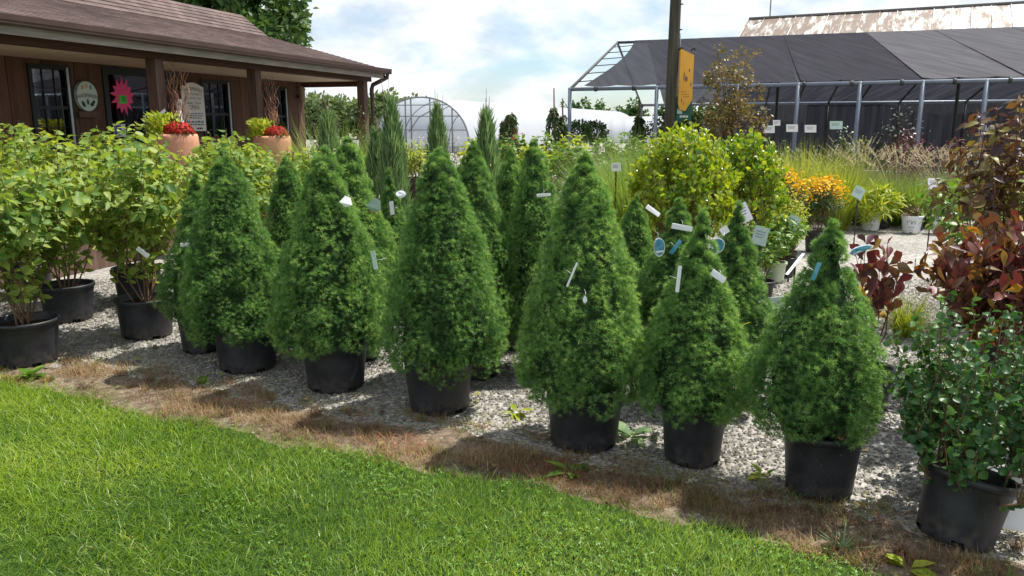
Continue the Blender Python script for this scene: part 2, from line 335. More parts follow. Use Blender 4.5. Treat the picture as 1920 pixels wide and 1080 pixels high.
M['trimwood'] = solid('dark_brown_trim', (0.085, 0.040, 0.028), 0.7, 0.3, var=0.25, vscale=5, bump=0.2, bscale=40, stretch=(0.4, 5, 5))
M['postwood'] = solid('weathered_post', (0.125, 0.078, 0.062), 0.8, 0.25, var=0.3, vscale=6, bump=0.4, bscale=40, stretch=(5, 5, 0.4))
M['greyboard'] = solid('weathered_grey_board', (0.30, 0.27, 0.24), 0.8, 0.25, var=0.3, vscale=5, stretch=(0.4, 5, 5))
M['ceilingboard'] = solid('cream_porch_ceiling', (0.60, 0.52, 0.40), 0.7, 0.3, var=0.08)
M['gutter'] = solid('brown_gutter', (0.070, 0.042, 0.036), 0.45, 0.4, var=0.15, vscale=3)
M['frame'] = solid('black_green_frame', (0.014, 0.020, 0.020), 0.5, 0.4)
M['alu'] = solid('pale_aluminium', (0.50, 0.52, 0.52), 0.4, 0.5, metal=0.5)
M['glass'] = glassmat('window_glass')
M['interior'] = solid('dim_interior', (0.10, 0.085, 0.07), 0.9, 0.1, var=0.3)
M['lamp'] = solid('warm_lamp', (1.0, 0.50, 0.12), 0.5, 0.2, emit=3.0)
M['concrete'] = solid('porch_concrete', (0.36, 0.34, 0.31), 0.85, 0.2, var=0.15)
M['signpale'] = solid('pale_mint_sign', (0.52, 0.62, 0.54), 0.5, 0.3, var=0.07)
M['signwhite'] = solid('off_white_sign', (0.74, 0.73, 0.70), 0.5, 0.3, var=0.05)
M['pink'] = solid('hot_pink_card', (0.80, 0.075, 0.22), 0.6, 0.2)
M['limecard'] = solid('green_card', (0.07, 0.55, 0.07), 0.6, 0.2)
M['yellowsign'] = solid('yellow_sign', (0.82, 0.42, 0.055), 0.5, 0.3, var=0.10, vscale=4)
M['greensign'] = solid('dark_green_sign', (0.012, 0.10, 0.075), 0.5, 0.3)
M['pole'] = solid('old_pole_wood', (0.062, 0.056, 0.042), 0.85, 0.2, var=0.4, vscale=5, bump=0.6, bscale=30, stretch=(6, 6, 0.3))
M['willow'] = solid('curly_willow', (0.27, 0.14, 0.09), 0.8, 0.2, var=0.3)
M['chairwood'] = solid('red_brown_chair', (0.13, 0.045, 0.035), 0.6, 0.4, var=0.2)
M['cloth_dark'] = clothmat('black_shade_cloth', (0.048, 0.048, 0.058), 0.04, 0.12, 0.16)
M['cloth_grey'] = clothmat('faded_shade_cloth', (0.118, 0.117, 0.128), 0.05, 0.15, 0.16)
M['cloth_wall'] = clothmat('hanging_shade_cloth', (0.050, 0.053, 0.068), 0.07, 0.35, 0.40)
M['ridgecap'] = solid('ridge_cap', (0.16, 0.15, 0.14), 0.6, 0.4, metal=0.4)
M['barnwood'] = solid('grey_barn_board', (0.075, 0.075, 0.080), 0.85, 0.2, var=0.3, stretch=(4, 4, 0.4))
M['plasticframe'] = solid('greenhouse_hoop', (0.20, 0.21, 0.23), 0.5, 0.5, metal=0.3)

def poly_film():
    m, t, Nn, L = newmat('greenhouse_film')
    o = Nn('ShaderNodeOutputMaterial'); d = Nn('ShaderNodeBsdfPrincipled'); d.inputs['Base Color'].default_value = (0.60, 0.63, 0.68, 1); d.inputs['Roughness'].default_value = 0.35
    tl = Nn('ShaderNodeBsdfTranslucent'); tl.inputs[0].default_value = (0.80, 0.83, 0.88, 1)
    m1 = Nn('ShaderNodeMixShader'); m1.inputs[0].default_value = 0.4; L(d.outputs[0], m1.inputs[1]); L(tl.outputs[0], m1.inputs[2])
    tr = Nn('ShaderNodeBsdfTransparent'); m2 = Nn('ShaderNodeMixShader'); m2.inputs[0].default_value = 0.12; L(m1.outputs[0], m2.inputs[1]); L(tr.outputs[0], m2.inputs[2]); L(m2.outputs[0], o.inputs[0])
    return m
M['film'] = poly_film()
def endfilm():
    m = glassmat('greenhouse_end_film', (0.78, 0.82, 0.87), 0.05); return m
M['endfilm'] = endfilm()

def rustmat():
    m, t, Nn, L = newmat('rusty_tin_roof')
    o = Nn('ShaderNodeOutputMaterial'); p = Nn('ShaderNodeBsdfPrincipled'); L(p.outputs[0], o.inputs[0]); p.inputs['Roughness'].default_value = 0.5; p.inputs['Metallic'].default_value = 0.15
    tcn = Nn('ShaderNodeTexCoord'); mp = Nn('ShaderNodeMapping'); mp.inputs['Scale'].default_value = (2.2, 0.55, 0.55); L(tcn.outputs['Object'], mp.inputs[0])
    oi = Nn('ShaderNodeObjectInfo'); vm = Nn('ShaderNodeVectorMath'); vm.operation = 'ADD'; L(mp.outputs[0], vm.inputs[0])
    sc_ = Nn('ShaderNodeMath'); sc_.operation = 'MULTIPLY'; sc_.inputs[1].default_value = 3.0; L(oi.outputs['Random'], sc_.inputs[0]); L(sc_.outputs[0], vm.inputs[1])
    nz = Nn('ShaderNodeTexNoise'); nz.inputs['Scale'].default_value = 1.3; nz.inputs['Detail'].default_value = 7; nz.inputs['Roughness'].default_value = 0.7; L(vm.outputs[0], nz.inputs['Vector'])
    rp = Nn('ShaderNodeValToRGB'); e = rp.color_ramp.elements
    e[0].position = 0.47; e[0].color = (0.60, 0.60, 0.60, 1); e[1].position = 0.60; e[1].color = (0.20, 0.15, 0.115, 1)
    x = e.new(0.53); x.color = (0.42, 0.39, 0.36, 1)
    ob = Nn('ShaderNodeAttribute'); ob.attribute_name = 'tint'
    ad = Nn('ShaderNodeMath'); ad.operation = 'ADD'; L(nz.outputs['Fac'], ad.inputs[0]); L(ob.outputs['Fac'], ad.inputs[1])
    L(ad.outputs[0], rp.inputs[0]); L(rp.outputs[0], p.inputs['Base Color'])
    return m
M['rust'] = rustmat()

def shinglemat():
    m, t, Nn, L = newmat('asphalt_shingle')
    o = Nn('ShaderNodeOutputMaterial'); p = Nn('ShaderNodeBsdfPrincipled'); L(p.outputs[0], o.inputs[0]); p.inputs['Roughness'].default_value = 0.85
    tcn = Nn('ShaderNodeTexCoord')
    br = Nn('ShaderNodeTexBrick'); br.inputs['Scale'].default_value = 1.0; br.inputs['Brick Width'].default_value = 0.17; br.inputs['Row Height'].default_value = 0.1275; br.inputs['Mortar Size'].default_value = 0.004
    br.offset = 0.43; br.inputs['Color1'].default_value = (0.088, 0.058, 0.053, 1); br.inputs['Color2'].default_value = (0.155, 0.108, 0.100, 1); br.inputs['Mortar'].default_value = (0.07, 0.045, 0.04, 1)
    L(tcn.outputs['Object'], br.inputs['Vector'])
    nz = Nn('ShaderNodeTexNoise'); nz.inputs['Scale'].default_value = 0.9; nz.inputs['Detail'].default_value = 6; L(tcn.outputs['Object'], nz.inputs['Vector'])
    mr = Nn('ShaderNodeMapRange'); mr.inputs[1].default_value = 0.3; mr.inputs[2].default_value = 0.7; mr.inputs[3].default_value = 0.75; mr.inputs[4].default_value = 1.25; L(nz.outputs['Fac'], mr.inputs[0])
    hv = Nn('ShaderNodeHueSaturation'); L(br.outputs['Color'], hv.inputs['Color']); L(mr.outputs[0], hv.inputs['Value']); L(hv.outputs[0], p.inputs['Base Color'])
    g = Nn('ShaderNodeTexNoise'); g.inputs['Scale'].default_value = 120; L(tcn.outputs['Object'], g.inputs['Vector'])
    bp = Nn('ShaderNodeBump'); bp.inputs['Strength'].default_value = 0.5; bp.inputs['Distance'].default_value = 0.008; L(g.outputs['Fac'], bp.inputs['Height']); L(bp.outputs[0], p.inputs['Normal'])
    return m
M['shingle'] = shinglemat()

def gravelmat():
    m, t, Nn, L = newmat('gravel_ground')
    o = Nn('ShaderNodeOutputMaterial'); p = Nn('ShaderNodeBsdfPrincipled'); L(p.outputs[0], o.inputs[0]); p.inputs['Roughness'].default_value = 0.9; p.inputs['Specular IOR Level'].default_value = 0.25
    tcn = Nn('ShaderNodeTexCoord')
    v = Nn('ShaderNodeTexVoronoi'); v.inputs['Scale'].default_value = 44; L(tcn.outputs['Object'], v.inputs['Vector'])
    sp = Nn('ShaderNodeSeparateColor'); L(v.outputs['Color'], sp.inputs[0])
    rp = Nn('ShaderNodeValToRGB'); e = rp.color_ramp.elements
    e[0].position = 0.0; e[0].color = (0.17, 0.16, 0.145, 1); e[1].position = 1.0; e[1].color = (0.46, 0.44, 0.405, 1); x = e.new(0.5); x.color = (0.32, 0.305, 0.28, 1)
    L(sp.outputs[0], rp.inputs[0])
    nz = Nn('ShaderNodeTexNoise'); nz.inputs['Scale'].default_value = 0.8; nz.inputs['Detail'].default_value = 6; L(tcn.outputs['Object'], nz.inputs['Vector'])
    mr = Nn('ShaderNodeMapRange'); mr.inputs[1].default_value = 0.3; mr.inputs[2].default_value = 0.7; mr.inputs[3].default_value = 0.82; mr.inputs[4].default_value = 1.15; L(nz.outputs['Fac'], mr.inputs[0])
    hv = Nn('ShaderNodeHueSaturation'); L(rp.outputs[0], hv.inputs['Color']); L(mr.outputs[0], hv.inputs['Value']); L(hv.outputs[0], p.inputs['Base Color'])
    iv = Nn('ShaderNodeMath'); iv.operation = 'SUBTRACT'; iv.inputs[0].default_value = 1.0; L(v.outputs['Distance'], iv.inputs[1])
    bp = Nn('ShaderNodeBump'); bp.inputs['Strength'].default_value = 0.9; bp.inputs['Distance'].default_value = 0.012; L(iv.outputs[0], bp.inputs['Height']); L(bp.outputs[0], p.inputs['Normal'])
    return m
M['gravel'] = gravelmat()
M['dirt'] = solid('bare_dirt', (0.075, 0.058, 0.042), 0.95, 0.1, vscale=16, bump=0.9, bscale=45, var=0.3, col2=(0.26, 0.20, 0.145))
M['turf'] = solid('turf_soil', (0.030, 0.062, 0.014), 0.95, 0.1, var=0.4, vscale=14, bump=0.8, bscale=60)

def stonemat():
    m, t, Nn, L = newmat('crushed_stone')
    o = Nn('ShaderNodeOutputMaterial'); p = Nn('ShaderNodeBsdfPrincipled'); L(p.outputs[0], o.inputs[0]); p.inputs['Roughness'].default_value = 0.85; p.inputs['Specular IOR Level'].default_value = 0.25
    a = Nn('ShaderNodeAttribute'); a.attribute_name = 'tint'
    rp = Nn('ShaderNodeValToRGB'); e = rp.color_ramp.elements
    e[0].position = 0.0; e[0].color = (0.11, 0.103, 0.093, 1); e[1].position = 1.0; e[1].color = (0.42, 0.40, 0.36, 1)
    for q, c in ((0.35, (0.190, 0.180, 0.163)), (0.7, (0.270, 0.255, 0.225)), (0.9, (0.28, 0.265, 0.145))):
        x = e.new(q); x.color = (*c, 1)
    L(a.outputs['Fac'], rp.inputs[0]); L(rp.outputs[0], p.inputs['Base Color'])
    return m
M['stone'] = stonemat()

# ------------------------------------------------------------------ leaf and blade builders
def unit(a): return a / np.maximum(np.linalg.norm(a, axis=-1, keepdims=True), 1e-9)

LEAF = {}   # name -> (verts: x = width, y = along, z = up), tris
def deftpl(name, V, F): LEAF[name] = (np.array(V, float), np.array(F))
_OF = [(0,4,1),(0,1,6),(1,4,5),(1,5,2),(6,1,2),(6,2,7),(2,5,3),(7,2,3)]
def ovate(w, fold, droop):
    return [(0,.04,0),(0,.36,.02-droop*.1),(0,.70,-droop*.45),(0,1,-droop), (w,.34,fold),(w*.72,.68,fold*.8-droop*.45),(-w,.34,fold),(-w*.72,.68,fold*.8-droop*.45)]
deftpl('ovate', ovate(.27, .07, .22), _OF)
deftpl('broad', ovate(.33, .05, .25), _OF)
deftpl('lance', ovate(.17, .06, .20), _OF)
deftpl('obovate', [(0,.03,0),(0,.40,.0),(0,.72,-.02),(0,1,-.06),(.17,.40,.05),(.27,.72,.06),(-.17,.40,.05),(-.27,.72,.06)], _OF)
deftpl('diamond', [(0,0,0),(.26,.45,.05),(0,1,-.08),(-.26,.45,.05)], [(0,1,2),(0,2,3)])
deftpl('needle', [(-.04,0,0),(.04,0,0),(0,1,0)], [(0,1,2)])
deftpl('spray', [(0,0,0),(.10,.35,.02),(.03,1,-.06),(-.10,.35,.02)], [(0,1,2),(0,2,3)])
deftpl('disc', [(0,0,.12)]+[(math.cos(a)*.5, math.sin(a)*.5, 0) for a in np.linspace(0, 2*math.pi, 7)[:-1]], [(0,i,i % 6+1) for i in range(1,7)])

def fine_leaf(name, ws, fold, droop):
    ts = np.linspace(0, 1, len(ws)); V = [(0, .03, 0)]; F = []
    for t, w_ in zip(ts[1:-1], ws[1:-1]):
        z = -droop*t*t; V += [(-w_, t-.02, z+fold*w_*3), (0, t, z), (w_, t-.02, z+fold*w_*3)]
    V.append((0, 1, -droop)); n = len(ws)-2; e = len(V)-1
    F += [(0, 2, 1), (0, 3, 2)]
    for k in range(n-1):
        a = 1+3*k; b = a+3
        F += [(a, a+1, b+1), (a, b+1, b), (a+1, a+2, b+2), (a+1, b+2, b+1)]
    a = 1+3*(n-1); F += [(a, a+1, e), (a+1, a+2, e)]
    deftpl(name, V, F)
def warp_tpl(src, dst, twist, curl, sx):
    V, F = LEAF[src]; V = V.copy(); t = V[:, 1]
    V[:, 2] += curl*np.sin(t*math.pi*1.3)+twist*V[:, 0]*t*2; V[:, 0] = V[:, 0]*sx+.06*twist*np.sin(t*3)
    LEAF[dst] = (V, F)
fine_leaf('broadF', [0, .20, .31, .33, .27, .13, 0], .10, .28)
fine_leaf('broadM', [0, .27, .33, .19, 0], .10, .28)
fine_leaf('ovateF', [0, .17, .25, .26, .20, .09, 0], .12, .32)
fine_leaf('roundF', [0, .24, .35, .37, .34, .22, 0], .14, .16)
fine_leaf('obovateF', [0, .07, .14, .22, .27, .22, 0], .10, .10)

for nm_ in ('broadF', 'broadM', 'ovateF', 'roundF', 'obovateF'):
    warp_tpl(nm_, nm_+'2', .5, .10, .82); warp_tpl(nm_, nm_+'3', -.6, -.14, 1.12)

def leaf_frames(T, Nv):
    T = unit(T); B = unit(np.cross(T, Nv)); Nn = np.cross(B, T)
    return T, B, Nn

def leaf_verts(tpl, P, T, Nv, L, W=1.0):
    V, F = LEAF[tpl]
    T, B, Nn = leaf_frames(T, Nv)
    L = np.asarray(L).reshape(-1, 1, 1) if np.ndim(L) else np.full((len(P), 1, 1), L)
    out = P[:, None, :] + L*(V[None, :, 0:1]*W*B[:, None, :] + V[None, :, 1:2]*T[:, None, :] + V[None, :, 2:3]*Nn[:, None, :])
    n = len(P); nv = len(V)
    FF = (F[None] + (np.arange(n)*nv)[:, None, None]).reshape(-1, F.shape[1])
    return out.reshape(-1, 3), FF, nv

def add_leaves(geo, tpl, P, T, Nv, L, tint, W=1.0, mi=0):
    V, F, nv = leaf_verts(tpl, P, T, Nv, L, W)
    geo.add(V, F, np.repeat(tint, nv), mi, True)

def blades(geo, P, az, L, lean, curl, wid, tint, seg=3, mi=0, face=None):
    n = len(P); d = np.stack([np.cos(az), np.sin(az), np.zeros(n)], -1)
    fa = az + np.pi/2 if face is None else face
    sd = np.stack([np.cos(fa), np.sin(fa), np.zeros(n)], -1)
    rings = []; c = P.copy()
    for k in range(seg+1):
        wk = wid*(1-(k/seg)**1.6)*0.5
        if k < seg:
            rings += [c - sd*wk[:, None], c + sd*wk[:, None]]
        else:
            rings += [c]
        ph = lean + curl*(k+0.5)/seg
        c = c + (L/seg)[:, None]*(d*np.sin(ph)[:, None] + np.array((0, 0, 1.0))*np.cos(ph)[:, None])
    nv = 2*seg+1
    V = np.stack(rings, 1).reshape(-1, 3)
    F = []
    for k in range(seg-1):
        F += [(2*k, 2*k+1, 2*k+3), (2*k, 2*k+3, 2*k+2)]
    F += [(2*seg-2, 2*seg-1, 2*seg)]
    F = (np.array(F)[None] + (np.arange(n)*nv)[:, None, None]).reshape(-1, 3)
    geo.add(V, F, np.repeat(tint, nv), mi)

# ------------------------------------------------------------------ ground, lawn, gravel
Geo().add([(-600,-60,-.004),(600,-60,-.004),(600,1500,-.004),(-600,1500,-.004)], [(0,1,2,3)]).build('gravel_ground', M['gravel'], kind='structure')

EDGE = np.array([(-9.0,7.6),(-5.2,5.75),(-3.9,5.02),(-3.26,4.80),(-2.84,4.62),(-2.51,4.42),(-1.96,4.14),(-1.52,3.97),(-1.08,3.74),(-0.68,3.60),(-0.32,3.43),(0.10,3.29),(0.39,3.14),(0.64,2.99),(0.92,2.84),(1.20,2.69),(1.45,2.50),(2.2,2.05),(3.6,1.3)])
GEDGE = np.array([(-9.0,8.0),(-5.2,6.05),(-3.9,5.35),(-3.37,5.10),(-2.97,5.08),(-2.26,4.83),(-1.57,4.49),(-1.06,4.16),(-0.58,4.03),(0.0,3.81),(0.35,3.50),(0.73,3.36),(1.1,3.12),(1.44,2.98),(1.72,2.80),(2.2,2.45),(3.6,1.6)])
def edge_y(x, E=EDGE): return np.interp(x, E[:, 0], E[:, 1])
rng = np.random.default_rng(5)
def wob(x, a=1.0): return a*(0.05*np.sin(x*7.3+1)+0.03*np.sin(x*17.1)+0.02*np.sin(x*41.7+2))

xs = np.linspace(-9, 3.6, 240)
def strip(y0, y1, z, name, mat, **kw):
    V = np.vstack([np.stack([xs, y0, np.full_like(xs, z)], -1), np.stack([xs, y1, np.full_like(xs, z)], -1)])
    n = len(xs); i = np.arange(n-1)
    return Geo().add(V, np.stack([i, i+1, i+1+n, i+n], -1)).build(name, mat, **kw)
strip(np.full_like(xs, -40), edge_y(xs)+wob(xs, .7), 0.008, 'lawn_ground', M['turf'], kind='structure')
strip(edge_y(xs)-0.3, edge_y(xs, GEDGE)+wob(xs+.4, .9), 0.003, 'dirt_verge', M['dirt'], kind='structure')

# crushed stone: real stones where they can be told apart
def stones():
    g = Geo()
    n = 155000
    x = rng.uniform(-5.2, 4.6, n); y = rng.uniform(2.4, 8.2, n)
    dens = np.clip(1.35-0.17*(y-3), .22, 1)
    keep = (np.abs(x) < 0.72*y+0.5) & (rng.random(n) < dens)
    ge = edge_y(x, GEDGE)+wob(x+.4, .9)
    soft = (y-ge+.10)/0.30 + 0.30*np.sin(x*9+y*5)+.2*np.sin(x*23-y*17)
    keep &= ((soft > rng.random(n)*1.0-0.10) | (rng.random(n) < .14+.30*(np.sin(x*11+y*7)*np.sin(y*13-x*5) > .15))) & (y > edge_y(x)+.03)
    x, y, ge = x[keep], y[keep], ge[keep]; n = len(x)
    s = rng.uniform(.0042, .0105, n)*np.where(rng.random(n) < .06, 1.5, 1)*(1+0.05*np.clip(y-4, 0, 4))
    O = np.array([(1,0,-.1),(-1,0,-.1),(0,1,-.1),(0,-1,-.1),(.25,.1,.85),(-.3,-.1,.75)], float)        # bedded in: only the faces above ground
    F = np.array([(0,2,4),(2,5,4),(2,1,5),(1,3,5),(3,4,5),(3,0,4)])
    J = O[None]+rng.normal(0, .24, (n, 6, 3))
    J *= np.stack([rng.uniform(.8, 1.5, n), rng.uniform(.7, 1.2, n), rng.uniform(.45, .8, n)], -1)[:, None, :]
    a = rng.uniform(0, 6.28, n); ca, sa = np.cos(a)[:, None], np.sin(a)[:, None]
    X = J[..., 0]*ca-J[..., 1]*sa; Y = J[..., 0]*sa+J[..., 1]*ca
    V = np.stack([X*s[:, None]+x[:, None], Y*s[:, None]+y[:, None], J[..., 2]*s[:, None]+.001], -1).reshape(-1, 3)
    t = np.clip(rng.beta(2, 2, n)*.82, 0, 1)
    alg = rng.random(n) < np.clip(.75-(y-ge)*1.1, 0.02, .75)
    t[alg] = rng.uniform(.84, .95, alg.sum())
    wht = rng.random(n) < .05; t[wht] = 1.0
    g.add(V, (F[None]+(np.arange(n)*6)[:, None, None]).reshape(-1, 3), np.repeat(t, 6))
    g.build('gravel', M['stone'], label='loose grey crushed stone spread under the potted plants', cat='gravel', kind='stuff')
stones()

def lawn():
    g = Geo()
    n = 330000
    x = rng.uniform(-4.6, 2.6, n); y = rng.uniform(1.5, 5.5, n)
    k = (y < edge_y(x)+wob(x, .7)+rng.normal(0, .045, n)) & (np.abs(x) < .78*y+.5)
    k &= rng.random(n) < np.where(y < 2.3, .45, 1.0)
    x, y = x[k], y[k]; n = len(x)
    left = np.clip((-x-.2)/1.6+0.25*np.sin(x*3+y*2), 0, 1)      # longer, combed grass towards the shop
    L = rng.uniform(.024, .058, n)*(1+1.2*left*rng.random(n)**1.5)*np.where(rng.random(n) < .05, 1.5, 1)*(1+.25*np.sin(x*6.1+y*3.7)*np.sin(y*5.3))
    az = np.where(rng.random(n) < .35+.4*left, rng.normal(-.5+.7*np.sin(x*1.7+y*2.3), .6, n), rng.uniform(0, 6.28, n))
    lean = np.abs(rng.normal(.35, .22, n))+.25*left; curl = rng.uniform(.2, 1.0, n)
    patch = .5+.5*np.sin(x*2.1+1.3*np.sin(y*2.7))*np.sin(y*3.1+x)
    big = np.sin(x*1.3+2*np.sin(y*1.1))*.12+np.sin(x*5.7+y*4.3)*np.sin(y*7.1-x*3)*.12
    t = np.clip(.22+.38*patch+big+rng.normal(0, .22, n), 0, .9); pale = rng.random(n) < .03+.06*left*(np.sin(x*8+y*5) > .2); t[pale] = rng.uniform(.93, 1, pale.sum())
    blades(g, np.stack([x, y, np.full(n, .006)], -1), az, L, lean, curl, rng.uniform(.0024, .0046, n), t, 2, face=rng.uniform(0, 6.28, n))
    g.build('grass', M['lawn'], label='bright green lawn grass in the foreground, longer towards the shop', cat='grass', kind='stuff')
    # clover between the blades
    g = Geo(); n = 30000
    x = rng.uniform(-4, 2.4, n); y = rng.uniform(1.6, 5.2, n)
    cl = np.sin(x*4.1+.7)*np.sin(y*5.3+x*1.7)+.6*np.sin(x*9.7+y*6.1)+np.clip(x+.5, -1, 1)*.6
    k = (y < edge_y(x)+wob(x, .7)-.02) & (np.abs(x) < .75*y+.4) & (cl+rng.normal(0, .35, n) > .35)
    x, y = x[k], y[k]; n = len(x); a0 = rng.uniform(0, 6.28, n); z = rng.uniform(.018, .042, n); s = rng.uniform(.006, .013, n)
    for j in range(3):
        a = a0+j*2.094
        T = np.stack([np.cos(a), np.sin(a), rng.normal(.05, .25, n)], -1)
        add_leaves(g, 'obovate', np.stack([x, y, z], -1), T, np.tile((0., 0, 1), (n, 1))+rng.normal(0, .25, (n, 3)), s, rng.random(n), 1.5)
    g.build('clover', M['clover'], label='round clover leaves mixed into the foreground lawn', cat='clover', kind='stuff')
lawn()

def verge():
    g = Geo(); n = 30000
    x = rng.uniform(-4.6, 3.0, n); lo = edge_y(x)-.05; hi = edge_y(x, GEDGE)+.16
    y = lo+(hi-lo)*rng.random(n)
    cl = np.sin(x*5.3+y*2)*np.sin(y*7.7-x*2.1)+.7*np.sin(x*13+y*9)
    k = cl+rng.normal(0, .40, n) > .10
    x, y = x[k], y[k]; n = len(x); cl = cl[k]
    L = rng.uniform(.02, .095, n); az = rng.uniform(0, 6.28, n)
    lean = rng.uniform(.7, 1.5, n); curl = rng.uniform(-.1, .5, n)
    t = np.clip(.38+.25*np.sin(x*3.1+y)*np.sin(y*6+x*2)+rng.normal(0, .24, n), 0, .86)
    red = (np.sin(x*4.0+1.2)*np.sin(y*4.4) > .25) & (rng.random(n) < .5); t[red] = rng.uniform(.89, .95, red.sum())
    gr = (np.sin(x*2.7+2)*np.sin(y*5.1+x) > .2) & (rng.random(n) < .35) | (rng.random(n) < .05); t[gr] = 1
    blades(g, np.stack([x, y, rng.uniform(.003, .014, n)], -1), az, L, lean, curl, rng.uniform(.0015, .0032, n), t, 2)
    # standing tufts of straw
    for cx, cy, r_, m_, tv in [(-1.72,4.28,.20,900,.72),(-1.35,4.12,.16,500,.62),(-.08,3.60,.16,900,.66),(-2.75,4.95,.18,700,.70),(.62,3.20,.2,900,.35),(.42,3.30,.18,800,.30),(1.10,2.98,.2,900,.4),(-.95,3.92,.22,800,.3),(1.30,2.72,.12,300,.85),(-.55,3.62,.17,500,.92),(.08,3.50,.2,700,.25),(1.62,2.62,.15,500,.35),(-2.0,4.5,.22,700,.35),(.95,3.12,.18,600,.3),(1.85,2.55,.2,500,1.0)]:
        rr = r_*np.sqrt(rng.random(m_)); aa = rng.uniform(0, 6.28, m_)
        P = np.stack([cx+rr*np.cos(aa)*1.4, cy+rr*np.sin(aa)*.7, np.full(m_, .004)], -1)
        blades(g, P, rng.uniform(0, 6.28, m_), rng.uniform(.03, .085, m_), rng.uniform(.25, 1.1, m_), rng.uniform(.1, .8, m_), rng.uniform(.0014, .003, m_), np.clip(tv+rng.normal(0, .1, m_), 0, 1), 3)
    for q in range(120):
        cx = rng.uniform(-4.2, 2.6); lo_ = edge_y(cx); cy = lo_+(edge_y(cx, GEDGE)+.2-lo_)*rng.random(); m_ = int(rng.uniform(25, 110)); r_ = rng.uniform(.02, .07)
        tv = rng.choice([.15, .35, .6, .75, .91, 1.0, 1.0]); rr = r_*np.sqrt(rng.random(m_)); aa = rng.uniform(0, 6.28, m_)
        blades(g, np.stack([cx+rr*np.cos(aa), cy+rr*np.sin(aa), np.full(m_, .004)], -1), rng.uniform(0, 6.28, m_), rng.uniform(.02, .075, m_), rng.uniform(.2, 1.2, m_), rng.uniform(.1, .8, m_), rng.uniform(.0016, .0034, m_), np.clip(tv+rng.normal(0, .06, m_), 0, 1), 3)
    g.build('dead_grass', M['straw'], label='brown and straw coloured dead grass along the lawn edge', cat='dead grass', kind='stuff')
    g = Geo(); n = 170
    x = rng.uniform(-4, 2.6, n); y = edge_y(x)+rng.uniform(0, 1.5, n)**1.3
    a = rng.uniform(0, 6.28, n)
    add_leaves(g, 'ovate', np.stack([x, y, rng.uniform(.012, .03, n)], -1), np.stack([np.cos(a), np.sin(a), rng.normal(0, .15, n)], -1), np.tile((0., 0, 1), (n, 1))+rng.normal(0, .25, (n, 3)), rng.uniform(.03, .07, n), rng.random(n))
    g.build('leaf_litter', leafmat('fallen_leaf', [(0.0, (0.10, 0.055, 0.03)), (0.5, (0.24, 0.16, 0.07)), (1.0, (0.28, 0.30, 0.08))], .25, .6, .2, objrand=False), label='fallen leaves scattered on the gravel and bare verge', cat='leaves', kind='stuff')
verge()

# broad weeds rooted in the verge
def weed(loc, n, L, label, mat='green', tpl='lance', up=.35, seed=1):
    r = np.random.default_rng(seed); e = empty('weed', (loc[0], loc[1], .006), 0, label, 'weed')
    a = r.uniform(0, 6.28, n); T = np.stack([np.cos(a), np.sin(a), r.uniform(.05, up*2, n)], -1)
    g = Geo(); add_leaves(g, tpl, np.zeros((n, 3))+T*.01, T, np.tile((0., 0, 1), (n, 1)), r.uniform(.6, 1.1, n)*L, r.random(n)); g.build('foliage', M[mat], e)
weed((.28,3.42), 9, .13, 'flat rosette weed on the bare verge before the tallest spruce', seed=3)
weed((1.27,2.76), 34, .13, 'spiky grey green grass tuft on the verge before the last spruce', 'juniper', 'needle', .5, 4)
weed((.62,3.86), 8, .16, 'broad grey green weed between two black pots on the gravel', 'juniper', 'ovate', .4, 5)
weed((1.16,3.38), 9, .08, 'small lime weed on the gravel beside the last spruce pot', 'lime', 'ovate', .6, 6)
weed((-1.95,4.72), 7, .10, 'small upright weed in the shade before the first spruce', 'green', 'lance', .8, 7)
weed((1.45,2.62), 8, .10, 'yellow green weed at the lawn edge near the tilted pot', 'lime', 'ovate', .5, 8)
weed((.02,4.22), 8, .11, 'bright green weed on gravel between the two tall middle spruces', 'lime', 'lance', .3, 9)
weed((-3.1,4.86), 16, .12, 'leafy weed at the lawn corner by the leftmost pot', 'green', 'ovate', .5, 10)

# ------------------------------------------------------------------ pots
_potmesh = {}
def pot(parent, r=.18, h=.30, mat='pot', taper=.86, slots=True, soil=True, name='pot'):
    key = (round(r, 3), round(h, 3), mat, taper, slots)
    if key not in _potmesh:
        n = 40; rb = r*taper
        prof = [(rb*.90, .004), (rb*.97, .0), (rb, .006), (rb+.001, .022), (rb+(r-rb)*.5, h*.5), (r, h-.034), (r+.001, h-.032), (r+.012, h-.030), (r+.013, h-.006), (r+.009, h), (r-.002, h), (r-.005, h-.01), (rb-.006, .02), (0.001, .02)]
        sk = (lambda i, j: i in (2, 12) and False) if not slots else (lambda i, j: i in (1, 2) and j % 8 in (2, 3))
        g = Geo().lathe(prof, n, skip=sk)
        gs = Geo(); th = np.linspace(0, 2*np.pi, 24, endpoint=False)
        rs = np.random.default_rng(3)
        V = [(0, 0, h-.045)]
        for q in (.5, .985):
            for a in th: V.append((math.cos(a)*(r-.006)*q, math.sin(a)*(r-.006)*q, h-.05+rs.uniform(-.008, .008)))
        F = [(0, 1+i, 1+(i+1) % 24) for i in range(24)]; F4 = [(1+i, 25+i, 25+(i+1) % 24, 1+(i+1) % 24) for i in range(24)]
        gs.add(V, (np.array(F), np.array(F4)), smooth=True)
        _potmesh[key] = (g.mesh('pot', M[mat]), gs.mesh('soil', M['soil']))
    a, b = _potmesh[key]
    o = link(bpy.data.objects.new(name, a), parent)
    if soil: link(bpy.data.objects.new('soil', b), parent)
    return o

